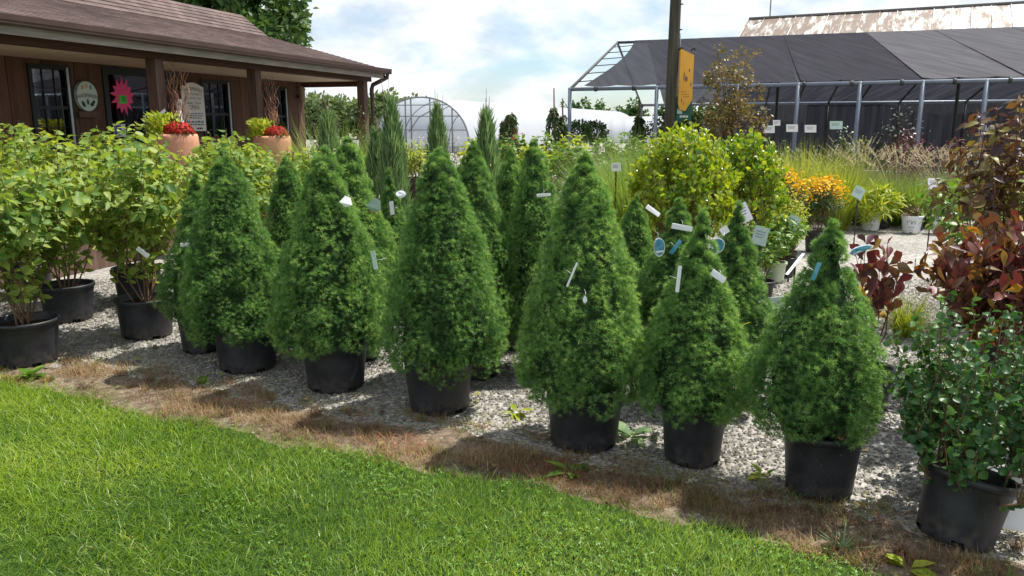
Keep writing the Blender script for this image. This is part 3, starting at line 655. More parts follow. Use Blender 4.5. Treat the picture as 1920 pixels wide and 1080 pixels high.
# ------------------------------------------------------------------ dwarf spruces
def spruce_meshes(prof, seed):
    r = np.random.default_rng(seed)
    prof = np.array(prof)
    zz = np.linspace(prof[0, 0], prof[-1, 0], 160); rr = np.interp(zz, prof[:, 0], prof[:, 1])
    rr = np.convolve(np.pad(rr, 4, 'edge'), np.ones(9)/9, 'valid')
    ds = np.hypot(np.gradient(rr), np.gradient(zz)); area = 2*np.pi*(rr+.035)*ds; cum = np.cumsum(area)
    NL = int(cum[-1]/.0074)
    u = (np.arange(NL)+.5)/NL*cum[-1]; zi = np.interp(u, cum, zz)+r.normal(0, .008, NL); ri = np.interp(zi, zz, rr)
    th = np.arange(NL)*2.399963+r.normal(0, .25, NL)
    sl = np.interp(zi, zz, -np.gradient(rr)/np.gradient(zz))
    Nn = unit(np.stack([np.cos(th), np.sin(th), np.clip(sl, -.30, 1.2)], -1))
    big = 1+.035*np.sin(th*3+zi*7+seed)+.035*np.sin(th*5-zi*13)           # slow swellings of the outline
    lr = np.clip(ri*.50, .013, .080)*r.uniform(.65, 1.2, NL)
    stray = (r.random(NL) < .12)*r.uniform(.010, .030, NL)*np.clip(ri/.15, .3, 1)
    rad = np.maximum(ri*big*(1+r.normal(0, .05, NL))-lr*.80+stray, 0)
    C = np.stack([np.cos(th)*rad, np.sin(th)*rad, zi-Nn[:, 2]*lr*.3], -1)
    K = 36
    D = np.repeat(Nn, K, 0)*.85+unit(r.normal(0, 1, (NL*K, 3)))*1.0+np.array((0, 0, .12)); D = unit(D)
    P = np.repeat(C, K, 0)+D*np.repeat(lr, K)[:, None]*r.uniform(.75, 1.15, (NL*K, 1))
    outer = np.sum(D*np.repeat(Nn, K, 0), 1)          # outer shoots paler: fresh growth, and sunlit clump faces put into the colour
    T0 = np.repeat(r.uniform(-.08, .22, NL), K)+r.normal(.10, .12, NL*K)+.55*np.clip(outer, 0, 1)**2
    # leader and a few loose shoots
    top = prof[-1, 0]; m = 26
    P2 = np.stack([r.normal(0, .006, m), r.normal(0, .006, m), np.linspace(top-.10, top+.012, m)], -1); D2 = unit(np.stack([r.normal(0, .5, m), r.normal(0, .5, m), np.full(m, .9)], -1))
    P = np.vstack([P, P2]); D = np.vstack([D, D2]); T0 = np.concatenate([T0, r.uniform(.4, .8, m)])
    k = len(P); NN = 14
    A = unit(D+np.array((0, 0, .25)))
    h = unit(np.cross(A, r.normal(0, 1, (k, 3)))); g2 = np.cross(A, h)
    ph = np.arange(NN)*2.399963; q = np.linspace(.35, 1.45, NN)
    Td = (A[:, None, :]*np.cos(q)[None, :, None] + (h[:, None, :]*np.cos(ph)[None, :, None]+g2[:, None, :]*np.sin(ph)[None, :, None])*np.sin(q)[None, :, None])
    Td = unit(Td+r.normal(0, .10, (k, NN, 3))).reshape(-1, 3)
    Pb = np.repeat(P, NN, 0)
    Ln = r.uniform(.016, .029, k*NN)
    sdv = unit(np.cross(Td, r.normal(0, 1, (k*NN, 3))))*.0014
    V = np.stack([Pb-sdv, Pb+sdv, Pb+Td*Ln[:, None]], 1).reshape(-1, 3)
    g = Geo(); g.add(V, np.arange(len(V)).reshape(-1, 3), np.repeat(np.clip(np.repeat(T0, NN)+r.normal(0, .05, k*NN), 0, 1), 3))
    # dense inner twigs behind the needles
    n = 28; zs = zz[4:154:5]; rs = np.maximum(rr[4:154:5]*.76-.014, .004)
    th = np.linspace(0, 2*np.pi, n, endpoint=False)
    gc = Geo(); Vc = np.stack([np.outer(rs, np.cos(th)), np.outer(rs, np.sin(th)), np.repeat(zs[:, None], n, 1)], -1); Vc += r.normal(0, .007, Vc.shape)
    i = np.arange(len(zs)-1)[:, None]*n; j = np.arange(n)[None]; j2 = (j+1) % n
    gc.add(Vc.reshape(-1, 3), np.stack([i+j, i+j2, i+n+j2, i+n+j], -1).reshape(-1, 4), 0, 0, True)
    gt = Geo().tube([(0, 0, .2), (.003, 0, top*.5), (0, 0, top-.06)], [.02, .014, .004], 7)
    return g.mesh('needles', M['spruce']), gc.mesh('inner_twigs', M['core']), gt.mesh('trunk', M['bark'])

PR = {
 'S1': [(.17,.265),(.21,.315),(.30,.328),(.47,.315),(.76,.255),(.93,.195),(1.11,.16),(1.31,.085),(1.38,.045),(1.44,.008)],
 'S2': [(.20,.275),(.24,.325),(.33,.338),(.54,.315),(.82,.245),(1.02,.175),(1.18,.125),(1.37,.085),(1.44,.045),(1.49,.008)],
 'S3': [(.20,.27),(.24,.322),(.31,.335),(.46,.315),(.64,.28),(.89,.225),(1.06,.175),(1.27,.115),(1.41,.065),(1.46,.035),(1.49,.008)],
 'S4': [(.19,.24),(.23,.29),(.30,.307),(.43,.30),(.59,.28),(.75,.245),(.92,.20),(1.02,.175),(1.18,.13),(1.31,.09),(1.4,.05),(1.45,.025),(1.49,.006)],
 'S5': [(.20,.215),(.24,.255),(.31,.268),(.43,.255),(.59,.205),(.75,.145),(.88,.105),(1.0,.07),(1.1,.03),(1.17,.014),(1.22,.004)],
 'S6': [(.245,.205),(.285,.245),(.38,.262),(.53,.25),(.67,.21),(.81,.155),(.92,.10),(1.04,.065),(1.12,.045),(1.16,.022),(1.2,.005)]}
SM = {k: spruce_meshes(v, i+11) for i, (k, v) in enumerate(PR.items())}
def spruce(src, loc, label, potr, poth, rz=0, sxy=1, sz=1, group=None, off=(0, 0), zoff=0, lean=(0, 0), hasroot=True):
    e = empty('potted_spruce', (loc[0], loc[1], .006), 0, label, 'spruce', group)
    pot(e, potr, poth)
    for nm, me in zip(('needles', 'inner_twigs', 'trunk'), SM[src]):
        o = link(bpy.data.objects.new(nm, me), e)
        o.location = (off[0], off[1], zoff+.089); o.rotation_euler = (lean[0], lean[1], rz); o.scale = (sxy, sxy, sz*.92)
        if nm == 'needles': o['kind'] = 'stuff'
    return e
GF, GB = 'dwarf spruces in the front row', 'dwarf spruces behind the front row'
spruce('S1', (-1.78,5.10), 'broad cone spruce in a black pot, first of the front row from the shop side', .210, .33, 0.3, group=GF, off=(-.06, 0))
spruce('S2', (-1.10,4.71), 'wide spruce in a black pot with a white tag near its narrow top', .200, .325, 1.3, group=GF, off=(-.01, 0))
spruce('S3', (-0.42,4.33), 'full light green spruce, third in the front row, in a black pot', .198, .32, 2.2, group=GF, off=(.04, 0), lean=(0, .02))
spruce('S4', (0.37,3.82), 'tallest front row spruce with two thin white ties on its side', .196, .315, 0.0, group=GF, off=(-.02, 0))
spruce('S5', (0.88,3.61), 'shorter spruce with thin pointed leader and two white labels, fifth in front row', .154, .29, 0.7, group=GF, off=(-.005, 0))
spruce('S6', (1.37,3.27), 'last front row spruce off centre in a wider pot with bare soil showing', .163, .295, 0.1, group=GF, off=(-.065, -.01), lean=(0, .03))
spruce('S5', (-2.25,5.51), 'narrow shaded spruce tucked behind the first front row spruce, near the dogwoods', .15, .28, 2.5, 1.08, 1.05, group=GB, off=(.05, 0))
spruce('S3', (-1.62,5.72), 'spruce showing as a sliver behind the first front row spruce', .17, .28, 4, .78, .93, group=GB)
spruce('S2', (-1.09,5.32), 'tall spruce with a grey tag directly behind the second front row spruce', .18, .3, 3.4, .95, 1.03, group=GB)
spruce('S5', (-1.02,6.6), 'small pointed spruce with two white tags in front of a tall juniper', .14, .26, 5, .82, 1.02, group=GB)
spruce('S4', (-0.24,4.95), 'spruce behind the third front row spruce, its edge just showing', .18, .29, 1.9, .95, 1.02, group=GB)
spruce('S4', (-0.01,5.62), 'dark round topped spruce standing in the gap behind the front row', .17, .28, 5.1, .80, .98, group=GB)
spruce('S2', (0.21,5.02), 'dark leaning spruce with a long pale tag behind the tallest spruce', .17, .28, 2.7, .78, 1.02, group=GB, lean=(0, .06))
spruce('S1', (0.79,5.05), 'shaded narrow spruce with a curled white tag behind the tallest spruce', .15, .27, 4.4, .62, .79, group=GB)
spruce('S6', (0.95,4.48), 'shaded spruce with an oval blue tag behind the fifth spruce', .15, .27, 3.9, 1.0, .98, group=GB)
spruce('S5', (1.26,4.38), 'spruce carrying blue and white tags behind the gap before the last spruce', .15, .27, 1.9, .95, .96, group=GB)

# ------------------------------------------------------------------ leafy shrubs
def shrub_frame(seed, H, Rr, z0, nst, per, shape='vase', base=.05, up=.5, start=.35, droop=.15, wig=.04):
    """stems that rise from the root and end in the crown volume; returns stem polylines and leaf anchors"""
    r = np.random.default_rng(seed); stems = []; P = []; T = []; nb = 26 if shape == 'dome' else 10
    perm = np.concatenate([np.arange(nst)[nst//(2*nb)::max(1, nst//nb)][:nb], []]).astype(int); perm = np.concatenate([perm, np.setdiff1d(np.arange(nst), perm)]); nb = min(nb, nst)
    for i, ii in enumerate(perm):
        a = ii*2.399963+r.normal(0, .3)
        q = math.sqrt((ii+.5)/nst)
        if shape == 'vase':   end = np.array((math.cos(a)*Rr*q, math.sin(a)*Rr*q, z0+(H-z0)*(1-.35*q**3)*r.uniform(.80, 1.02)))
        elif shape == 'ball':
            zz = 1-2*((ii*.7548777+.13) % 1)*.92; ww = math.sqrt(max(0, 1-zz*zz)); s_ = r.uniform(.72, 1.03)
            end = np.array((math.cos(a)*Rr*ww*s_, math.sin(a)*Rr*ww*s_, z0+(H-z0)*(.5+.5*zz*s_)))
        else:                  # mound, dome
            zz = ((ii*.7548777+.13) % 1)**.6; ww = math.sqrt(max(0, 1-zz**2.6)); s_ = r.uniform(.78, 1.03)
            end = np.array((math.cos(a)*Rr*ww*s_, math.sin(a)*Rr*ww*s_, z0+(H-z0)*zz*r.uniform(.90, 1.03)))
        b0 = np.array((math.cos(a)*base*r.random(), math.sin(a)*base*r.random(), z0*.2 if shape == 'ball' else (.25 if shape == 'dome' else z0)))
        if i >= nb:
            k0 = min(range(nb), key=lambda q_: np.linalg.norm((stems[q_][-1]-end)*np.array((1, 1, .3))))
            b0 = stems[k0][2 if i % 3 else 3]
        n = 7; t = np.linspace(0, 1, n)[:, None]
        ctrl = np.array((b0[0]+(end[0]-b0[0])*(1-up), b0[1]+(end[1]-b0[1])*(1-up), b0[2]+(end[2]-b0[2])*(.35+.4*up)))
        pts = (1-t)**2*b0+2*t*(1-t)*ctrl+t*t*end
        pts[1:-1] += r.normal(0, wig*H*.3, (n-2, 3))
        stems.append(pts)
        u = start+(1-start)*(np.arange(per)+r.random(per)*.6)/per; u = np.clip(u, 0, 1)
        f = u*(n-1); k = np.minimum(f.astype(int), n-2); fr = (f-k)[:, None]
        p = pts[k]*(1-fr)+pts[k+1]*fr; tg = unit(pts[k+1]-pts[k])
        aa = np.arange(per)*1.5708+np.repeat(r.uniform(0, 6.28), per)+r.normal(0, .5, per)
        hx = unit(np.cross(tg, np.array((.3, .1, 1.0))+r.normal(0, .1, 3))); hy = np.cross(tg, hx)
        side = hx*np.cos(aa)[:, None]+hy*np.sin(aa)[:, None]
        d = unit(side*.85+tg*.45+np.array((0, 0, .05))-np.array((0, 0, droop))+r.normal(0, .2, (per, 3)))
        P.append(p+side*.004); T.append(d)
    return stems, np.vstack(P), np.vstack(T), r

_leafmesh = {}
def leaf_object(tpl, mat, W):
    k = (tpl, mat, W)
    if k not in _leafmesh:
        V, F = LEAF[tpl]
        g = Geo().add(V*np.array((W, 1, 1)), F, 0, 0, True); _leafmesh[k] = g.mesh('leaf', M[mat])
    return _leafmesh[k]

def place_leaves(e, tpl, mat, P, T, Nv, L, W, nobj, loc, rz=0, scale=1.0, r=None, partname='foliage', tint=None):
    n = len(P); r = r or np.random.default_rng(1)
    L = np.full(n, L) if np.ndim(L) == 0 else L
    if tint is None: tint = r.random(n)
    idx = np.arange(n)
    if nobj > 0:
        c, s = math.cos(rz), math.sin(rz)
        wp = np.stack([P[:, 0]*c-P[:, 1]*s+loc[0], P[:, 0]*s+P[:, 1]*c+loc[1], P[:, 2]+loc[2]], -1)
        dist = np.linalg.norm(wp-CAMP, axis=1)+r.random(n)*.15-.12*(P[:, 2] > np.quantile(P[:, 2], .7))
        order = np.argsort(dist); pick = order[:nobj]; rest = order[nobj:]
        Tt, B, Nn = leaf_frames(T, Nv); ms_ = [leaf_object(tpl+q if tpl+q in LEAF else tpl, mat, W) for q in ('', '2', '3')]
        for i in pick:
            o = bpy.data.objects.new('leaf', ms_[i % 3]); COL.objects.link(o); o.parent = e
            l = L[i]
            o.matrix_basis = Matrix(((B[i,0]*l, Tt[i,0]*l, Nn[i,0]*l, P[i,0]), (B[i,1]*l, Tt[i,1]*l, Nn[i,1]*l, P[i,1]), (B[i,2]*l, Tt[i,2]*l, Nn[i,2]*l, P[i,2]), (0, 0, 0, 1)))
        idx = rest
    if len(idx):
        g = Geo()
        for j_, q in enumerate(('', '2', '3')):
            ix = idx[j_::3]; ts = tpl.replace('broadF', 'broadM'); add_leaves(g, ts+q if ts+q in LEAF else ts, P[ix], T[ix], Nv[ix], L[ix], tint[ix], W)
        o = g.build(partname, M[mat], e, kind='stuff')

def shrub(name, label, cat, loc, H, Rr, leaf, mat, L, nst, per, shape='vase', z0=.25, nobj=0, W=1.0, seed=1, potspec=None, stemmat='twig', stemr=.006, group=None, up=.5, start=.35, droop=.15, tilt=(0, 0), flowers=None, base=.05, wig=.04, lv=.25, nup=.45):
    e = empty(name, loc, 0, label, cat, group)
    e.rotation_euler = (tilt[0], tilt[1], 0)
    if potspec: pot(e, *potspec)
    stems, P, T, r = shrub_frame(seed, H, Rr, z0, nst, per, shape, base, up, start, droop, wig)
    g = Geo()
    for q_, s_ in enumerate(stems): g.tube(s_, np.linspace(stemr*(1 if q_ < 10 else .55), stemr*.3, len(s_)), 5, r.random(), cap=False)
    g.build('stems', M[stemmat], e)
    Nv = np.array((0, 0, nup))+r.normal(0, .38, (len(P), 3))+unit((P-np.array((0, 0, (z0+H)*.4)))*np.array((1, 1, .8)))*.75
    place_leaves(e, leaf, mat, P, T, Nv, L*r.uniform(1-lv*1.4, 1+lv, len(P)), W, nobj, loc, r=r)
    if flowers:
        fm, fs, fn = flowers
        ends = np.array([s_[-1] for s_ in stems]); ends = ends[ends[:, 2] > np.quantile(ends[:, 2], .25)]
        k = r.integers(0, len(ends), fn)
        FP = ends[k]+r.normal(0, fs*1.3, (fn, 3))+np.array((0, 0, fs))
        g = Geo(); D = unit(np.array((0, 0, 1.0))+r.normal(0, .5, (fn, 3)))
        add_leaves(g, 'disc', FP, unit(np.cross(D, r.normal(0, 1, (fn, 3)))), D, fs*r.uniform(.7, 1.2, fn), r.random(fn)); g.build('blossoms', M[fm], e, kind='stuff')
    return e

GD = 'dogwood shrubs in black tubs beside the shop'
DP = (.205, .30, 'pot', .88)
dw = [((-3.33,5.22), 1.46, .58, 170, DP, 'dogwood shrub in a black tub at the near end by the lawn corner'),
      ((-2.83,5.92), 1.50, .58, 180, DP, 'dogwood shrub in a black tub next to the spruces, bare stems at its foot'),
      ((-3.72,6.44), 1.56, .58, 150, DP, 'dogwood shrub in the second tub row, half hidden behind the leftmost tub'),
      ((-3.50,7.23), 1.62, .60, 150, DP, 'dogwood shrub behind the bare stemmed one, its tub in deep shade'),
      ((-4.25,5.85), 1.52, .50, 110, DP, 'dogwood shrub cut by the left picture edge'),
      ((-2.55,7.15), 1.50, .52, 150, DP, 'dogwood shrub right behind the first front row spruce'),
      ((-2.02,7.85), 1.42, .50, 140, DP, 'dogwood shrub below the porch urn with red mums near the spruces'),
      ((-4.60,7.35), 1.66, .50, 100, DP, 'tall dogwood shrub in front of the shop window'),
      ((-2.95,8.35), 1.58, .52, 90, DP, 'dogwood shrub farthest back, in front of the porch posts')]
for i, (p, H, Rr, no, ps, lab) in enumerate(dw):
    shrub('potted_dogwood', lab, 'dogwood', (*p, .006), H, Rr, 'broadF', 'dogwood', .076, 72, 30, 'vase', .27, no, .80, 30+i, ps, 'twig', .007, GD, up=.55, start=.14, droop=.30, base=.09, lv=.38)

# right foreground: small leaved shrub in a tilted pot, red leaved ones behind
shrub('potted_viburnum', 'small leaved dark green shrub in a tilted black pot', 'shrub', (1.75,2.86,.0), 1.00, .40, 'roundF', 'holly', .033, 120, 30, 'ball', .32, 300, 1.05, 51, (.160,.275,'pot',.86), 'twig', .0055, None, up=.35, start=.25, droop=.1, tilt=(R(-5), R(12)), base=.08, wig=.07)
shrub('potted_weigela', 'burgundy leaved shrub with large upright leaves behind the tilted pot', 'shrub', (2.50,3.92,.006), 1.12, .44, 'obovateF', 'weigela', .100, 48, 20, 'vase', .28, 240, .66, 52, (.17,.28), 'redtwig', .006, None, up=.7, start=.2, droop=-.55, nup=.1)
shrub('potted_weigela', 'small burgundy shrub on the gravel path beside the last spruce', 'shrub', (2.03,4.30,.006), 1.0, .17, 'obovateF', 'weigela', .10, 9, 13, 'vase', .26, 80, .8, 53, (.13,.25), 'redtwig', .005, None, up=.6, start=.4, droop=-.5, nup=.1)
shrub('potted_ninebark', 'tall purple bronze shrub with drooping leaves at the picture edge', 'shrub', (3.13,4.80,.006), 1.80, .54, 'ovateF', 'bronze', .078, 62, 24, 'vase', .3, 280, .95, 54, (.2,.3), 'redtwig', .008, None, up=.45, start=.3, droop=.55)
shrub('potted_shrub', 'white potted green shrub hidden behind the tilted pot', 'shrub', (2.02,3.30,.006), .66, .3, 'broadF', 'holly', .05, 20, 12, 'ball', .3, 0, 1.2, 55, (.15,.27,'whitepot',.84), 'twig', .004)
shrub('potted_shrub', 'lime green shrub glowing behind the purple bronze one', 'shrub', (3.7,6.2,.006), 1.35, .55, 'broad', 'green', .08, 36, 16, 'vase', .28, 0, 1.0, 56, (.18,.28), 'twig', .006)
shrub('leafy_seedling', 'sparse seedling with yellow leaves and white tips between two spruces', 'seedling', (1.13,3.98,.006), .72, .13, 'broad', 'lime', .075, 5, 6, 'vase', .02, 20, 1.0, 57, None, 'twig', .003, None, up=.4, start=.4)
# glossy lime shrubs in the middle distance
GG = 'glossy lime leaved shrubs behind the spruces'
shrub('potted_glossy_shrub', 'larger glossy lime leaved shrub rising behind the short spruces', 'shrub', (1.62,7.5,.006), 1.60, .58, 'obovateF', 'glossy', .070, 190, 20, 'dome', .55, 280, .95, 61, (.22,.3), 'twig', .007, GG, up=.45, start=.55, droop=-.35, nup=.2)
shrub('potted_glossy_shrub', 'smaller glossy lime leaved shrub beside the yellow daisies', 'shrub', (2.32,7.95,.006), 1.54, .46, 'obovateF', 'glossy', .068, 140, 18, 'dome', .60, 180, .95, 62, (.2,.3), 'twig', .007, GG, up=.45, start=.55, droop=-.35, nup=.2)

# ------------------------------------------------------------------ lettering
def text_verts(body, size, spacing=1.0):
    cu = bpy.data.curves.new('t', 'FONT'); cu.body = body; cu.size = size; cu.align_x = 'CENTER'; cu.align_y = 'CENTER'; cu.space_character = spacing
    cu.resolution_u = 3; cu.fill_mode = 'FRONT'
    ob = bpy.data.objects.new('t', cu); COL.objects.link(ob)
    dg = bpy.context.evaluated_depsgraph_get(); me = bpy.data.meshes.new_from_object(ob.evaluated_get(dg))
    V = np.array([v.co[:] for v in me.vertices]); F = [tuple(p.vertices) for p in me.polygons]
    bpy.data.objects.remove(ob); bpy.data.curves.remove(cu); bpy.data.meshes.remove(me)
    return V, F
def text_part(name, body, size, mat, parent, warp, spacing=1.0):
    """warp(x, y) -> 3D point in the parent's frame"""
    V, F = text_verts(body, size, spacing)
    me = bpy.data.meshes.new(name); me.from_pydata([warp(v[0], v[1]) for v in V], [], F); me.materials.append(M[mat])
    return link(bpy.data.objects.new(name, me), parent)

# ------------------------------------------------------------------ the shop
shop = empty('garden_shop', (-2.46,15.8,0), math.atan2(.951, .309), 'brown board shop with a shingled porch roof on posts', 'building')
UW = 1.75                      # wall plane, porch in front of it
S0, S1 = -14.0, -0.15
prof = [(0.0, 2.64), (2.62, 3.34), (3.22, 3.78), (3.82, 3.34), (6.44, 2.64)]
g = Geo()
for (u0, z0), (u1, z1) in zip(prof[:-1], prof[1:]):
    ln = math.hypot(u1-u0, z1-z0); n = max(1, round(ln/.128)); rising = z1 > z0
    nu, nz = -(z1-z0)/ln, (u1-u0)/ln
    for k in range(n):
        a, b = k/n, (k+1)/n+.01
        pa = (u0+(u1-u0)*a, z0+(z1-z0)*a); pb = (u0+(u1-u0)*b, z0+(z1-z0)*b)
        ta, tb = (.016, .004) if rising else (.004, .016)
        P = [(S0, pa[0]+nu*ta, pa[1]+nz*ta), (.04, pa[0]+nu*ta, pa[1]+nz*ta), (.04, pb[0]+nu*tb, pb[1]+nz*tb), (S0, pb[0]+nu*tb, pb[1]+nz*tb)]
        g.quadbox(P, .03+k*.0001)
g.build('roof', M['shingle'], shop)
g = Geo()
V = [(S1-.01, u, z-.035) for u, z in prof]+[(S1-.01, UW+.02, 2.40), (S1-.01, 4.69, 2.40)]
g.box((S0, UW+.06, 2.47), (S1-.05, 4.5, 2.54)); g.build('attic_floor', M['interior'], shop)
wall = Geo().box((S0, 4.66, 0), (S1, 4.72, 2.6)).build('wall', M['siding'], shop)
Geo().box((S1-.06, UW+.03, 0), (S1, 4.655, 2.6)).build('end_wall', M['siding'], wall)
g = Geo().add([(S1-.03, UW, 2.5), (S1-.03, 4.69, 2.5), (S1-.03, 3.82, 3.30), (S1-.03, 3.22, 3.74), (S1-.03, 2.62, 3.30)], np.array([(0,1,2,3,4)])); g.build('gable', M['siding'], shop)
Geo().box((S0, UW+.02, 0.0), (S1-.06, 4.66, .40)).build('interior_floor', M['interior'], shop)
Geo().box((S0, -.05, 0), (S1+.25, UW, .42)).build('porch_floor', M['postwood'], shop)
Geo().box((S0, .445, 2.425), (S1+.1, UW+.05, 2.46)).build('porch_ceiling', M['ceilingboard'], shop)
Geo().box((S0, .27, 2.42), (-.05, .44, 2.60)).build('porch_beam', M['trimwood'], shop)
Geo().box((-.22, .445, 2.33), (-.08, UW-.03, 2.423)).build('side_beam', M['trimwood'], shop)
Geo().box((S0, .0, 2.475), (.0, .03, 2.60)).build('fascia', M['greyboard'], shop)
g = Geo()
V = [(-.125, 2.655), (-.115, 2.655), (-.108, 2.57), (-.012, 2.57), (-.012, 2.655), (-.002, 2.655), (-.002, 2.56), (-.10, 2.56), (-.118, 2.60)]
n = len(V); A = [(S0, u, z) for u, z in V]+[(.05, u, z) for u, z in V]
g.add(A, [(i, (i+1) % n, n+(i+1) % n, n+i) for i in range(n)]).build('gutter', M['gutter'], shop)
Geo().box((.035, -.118, 2.562), (.052, -.004, 2.653)).build('gutter_cap', M['gutter'], shop)
Geo().tube([(-.02, -.06, 2.57), (-.02, -.05, 2.50), (-.06, .10, 2.42), (-.10, .22, 2.36), (-.11, .245, 2.28), (-.11, .245, .45)], .042, 8).build('downspout', M['gutter'], shop)
for s_ in (-13.2, -9.4, -5.75, -3.68, -.29):
    Geo().box((s_-.075, .275, .42), (s_+.075, .425, 2.42)).build('porch_post', M['postwood'], shop)
# openings: (s0, s1, z0, z1)
OPEN = [(-6.41, -5.76, 1.28, 2.36), (-5.22, -4.22, .42, 2.40), (-4.20, -3.76, .42, 2.40), (-3.20, -2.45, 1.22, 2.33), (-1.47, -.74, 1.22, 2.30), (-9.2, -8.4, 1.25, 2.36)]
pw = .252; s_ = S0; rr_ = random.Random(4)
while s_ < S1-.02:
    e_ = min(s_+pw, S1)
    cuts = [(a, b, c, d) for a, b, c, d in OPEN if a < e_-.005 and b > s_+.005]
    segs = []
    if not cuts: segs = [(s_, e_, .42, 2.424)]
    else:
        xs_ = sorted({s_, e_} | {min(max(q, s_), e_) for a, b, c, d in cuts for q in (a, b)})
        for x0, x1 in zip(xs_[:-1], xs_[1:]):
            if x1-x0 < .012: continue
            m_ = (x0+x1)/2; cc = [c_ for c_ in cuts if c_[0] <= m_ <= c_[1]]
            if not cc: segs.append((x0, x1, .42, 2.424))
            else:
                segs.append((x0, x1, cc[0][3], 2.424))
                if cc[0][2] > .45: segs.append((x0, x1, .42, cc[0][2]))
    for x0, x1, z0, z1 in segs:
        d_ = rr_.uniform(0, .004)
        gap0 = .004 if abs(x0-s_) < 1e-6 else 0; gap1 = .004 if abs(x1-e_) < 1e-6 else 0
        Geo().box((x0+gap0, UW-.006-d_, z0), (x1-gap1, UW+.02, z1), rr_.random()).build('plank', M['siding'], wall)
    s_ = e_
Geo().box((S0, UW+.021, .40), (OPEN[5][0], UW+.03, 2.5)).build('backing_board', M['trimwood'], wall)
def window(a, b, z0, z1, cols=3, rows=(2, 2), storm=True):
    fr = Geo(); y0, y1 = UW-.035, UW+.06; t = .055
    fr.box((a, y0, z0), (a+t, y1, z1)); fr.box((b-t, y0, z0), (b, y1, z1)); fr.box((a+t, y0+.002, z1-t), (b-t, y1, z1)); fr.box((a+t, y0+.002, z0), (b-t, y1, z0+t))
    o = fr.build('window', M['frame'], shop)
    zm = (z0+z1)/2
    Geo().box((a+t, UW-.02, zm-.022), (b-t, UW+.05, zm+.022)).build('meeting_rail', M['frame'], o)
    for (q0, q1, n) in ((zm+.022, z1-t, rows[0]), (z0+t, zm-.022, rows[1])):
        for i in range(1, cols): x = a+t+(b-a-2*t)*i/cols; Geo().box((x-.005, UW+.005, q0), (x+.005, UW+.018, q1)).build('muntin', M['frame'], o)
        for i in range(1, n): z = q0+(q1-q0)*i/n; Geo().box((a+t, UW+.006, z-.005), (b-t, UW+.017, z+.005)).build('muntin', M['frame'], o)
        Geo().box((a+t, UW+.02, q0), (b-t, UW+.024, q1)).build('pane', M['glass'], o)
    if storm: Geo().box((b-t-.028, UW-.05, z0+.01), (b-t, UW-.036, z1-.02)).build('storm_sash', M['alu'], o)
    Geo().box((a-.03, UW-.06, z0-.04), (b+.03, UW+.0, z0-.002)).build('sill', M['frame'], o)
for k in (0, 3, 4, 5): window(*OPEN[k])
def glassdoor(a, b, z0, z1, name):
    t = .09; fr = Geo()
    fr.box((a, UW-.03, z0), (a+t, UW+.06, z1)); fr.box((b-t, UW-.03, z0), (b, UW+.06, z1)); fr.box((a+t, UW-.028, z1-.10), (b-t, UW+.06, z1)); fr.box((a+t, UW-.028, z0), (b-t, UW+.06, z0+.2))
    o = fr.build(name, M['frame'], shop)
    Geo().box((a+t, UW+.015, z0+.2), (b-t, UW+.02, z1-.1)).build('pane', M['glass'], o)
    Geo().box((a+t, UW-.01, 1.60), (b-t, UW+.01, 1.62)).build('crossbar', M['frame'], o)
    Geo().tube([(b-t*.5, UW-.03, 1.35), (b-t*.5, UW-.075, 1.37), (b-t*.5, UW-.075, 1.53), (b-t*.5, UW-.03, 1.55)], .011, 6).build('handle', M['alu'], o)
glassdoor(*OPEN[1], 'door'); glassdoor(*OPEN[2], 'sidelight')

def shop_pt(s_, u, z):
    return (-2.46+.309*s_-.951*u, 15.8+.951*s_+.309*u, z)
RZ = math.atan2(.951, .309)
# a lamp burning inside the door
lp = empty('ceiling_lamp', shop_pt(-4.97, 2.6, 2.22), RZ, 'warm lit lamp seen through the glass shop door', 'lamp')
Geo().lathe([(.001, 0), (.10, .01), (.15, .045), (.12, .07), (.001, .08)], 18).build('shade', M['lamp'], lp); Geo().tube([(0, 0, .08), (0, 0, .28)], .012, 6).build('stem', M['iron'], lp)
# round shop sign
rs = empty('round_sign', shop_pt(-5.56, UW-.045, 1.79), RZ, 'round pale green shop sign on the brown wall beside the door', 'sign')
g = Geo(); th = np.linspace(0, 2*np.pi, 48, endpoint=False)
V = [(math.cos(a)*.185, y, .19+math.sin(a)*.205) for y in (-.018, .018) for a in th]
g.add(V, (np.array([list(range(48))]), np.array([list(range(95, 47, -1))]), np.array([(i, 48+i, 48+(i+1) % 48, (i+1) % 48) for i in range(48)]))).build('board', M['signpale'], rs)
g = Geo(); V = [(math.cos(a)*q, -.0195, .19+math.sin(a)*q*1.108) for q in (.178, .187) for a in th]; g.add(V, np.array([(i, (i+1) % 48, 48+(i+1) % 48, 48+i) for i in range(48)])).build('border', M['inkgreen'], rs)
text_part('lettering', 'SHADEMAKERS', .058, 'inkgreen', rs, lambda x, y: (x*.92, -.0205, .20+y*1.25-.30*x*x*3.0))
def leafmark(parent, cx, cz, s, a, mat, lobes=5):
    P = [(0, -.5)]
    for i in range(lobes*2+1):
        t_ = i/(lobes*2); w_ = (.34 if i % 2 else .16)*math.sin(math.pi*(.15+.8*t_)); P.append((w_, -.4+.9*t_))
    P.append((0, .58)); P += [(-x, y) for x, y in P[1:-1][::-1]]
    c_, s2 = math.cos(a), math.sin(a)
    Geo().add([(cx+s*(x*c_-y*s2), -.0205, cz+s*(x*s2+y*c_)) for x, y in P], np.array([list(range(len(P)))])).build('leaf_emblem', M[mat], parent)
leafmark(rs, -.075, .085, .10, .6, 'inkgreen'); leafmark(rs, .0, .115, .085, 0, 'greensign', 3); leafmark(rs, .085, .10, .10, -.7, 'inkgreen', 2); leafmark(rs, .055, .075, .06, 1.0, 'inkgreen', 2)
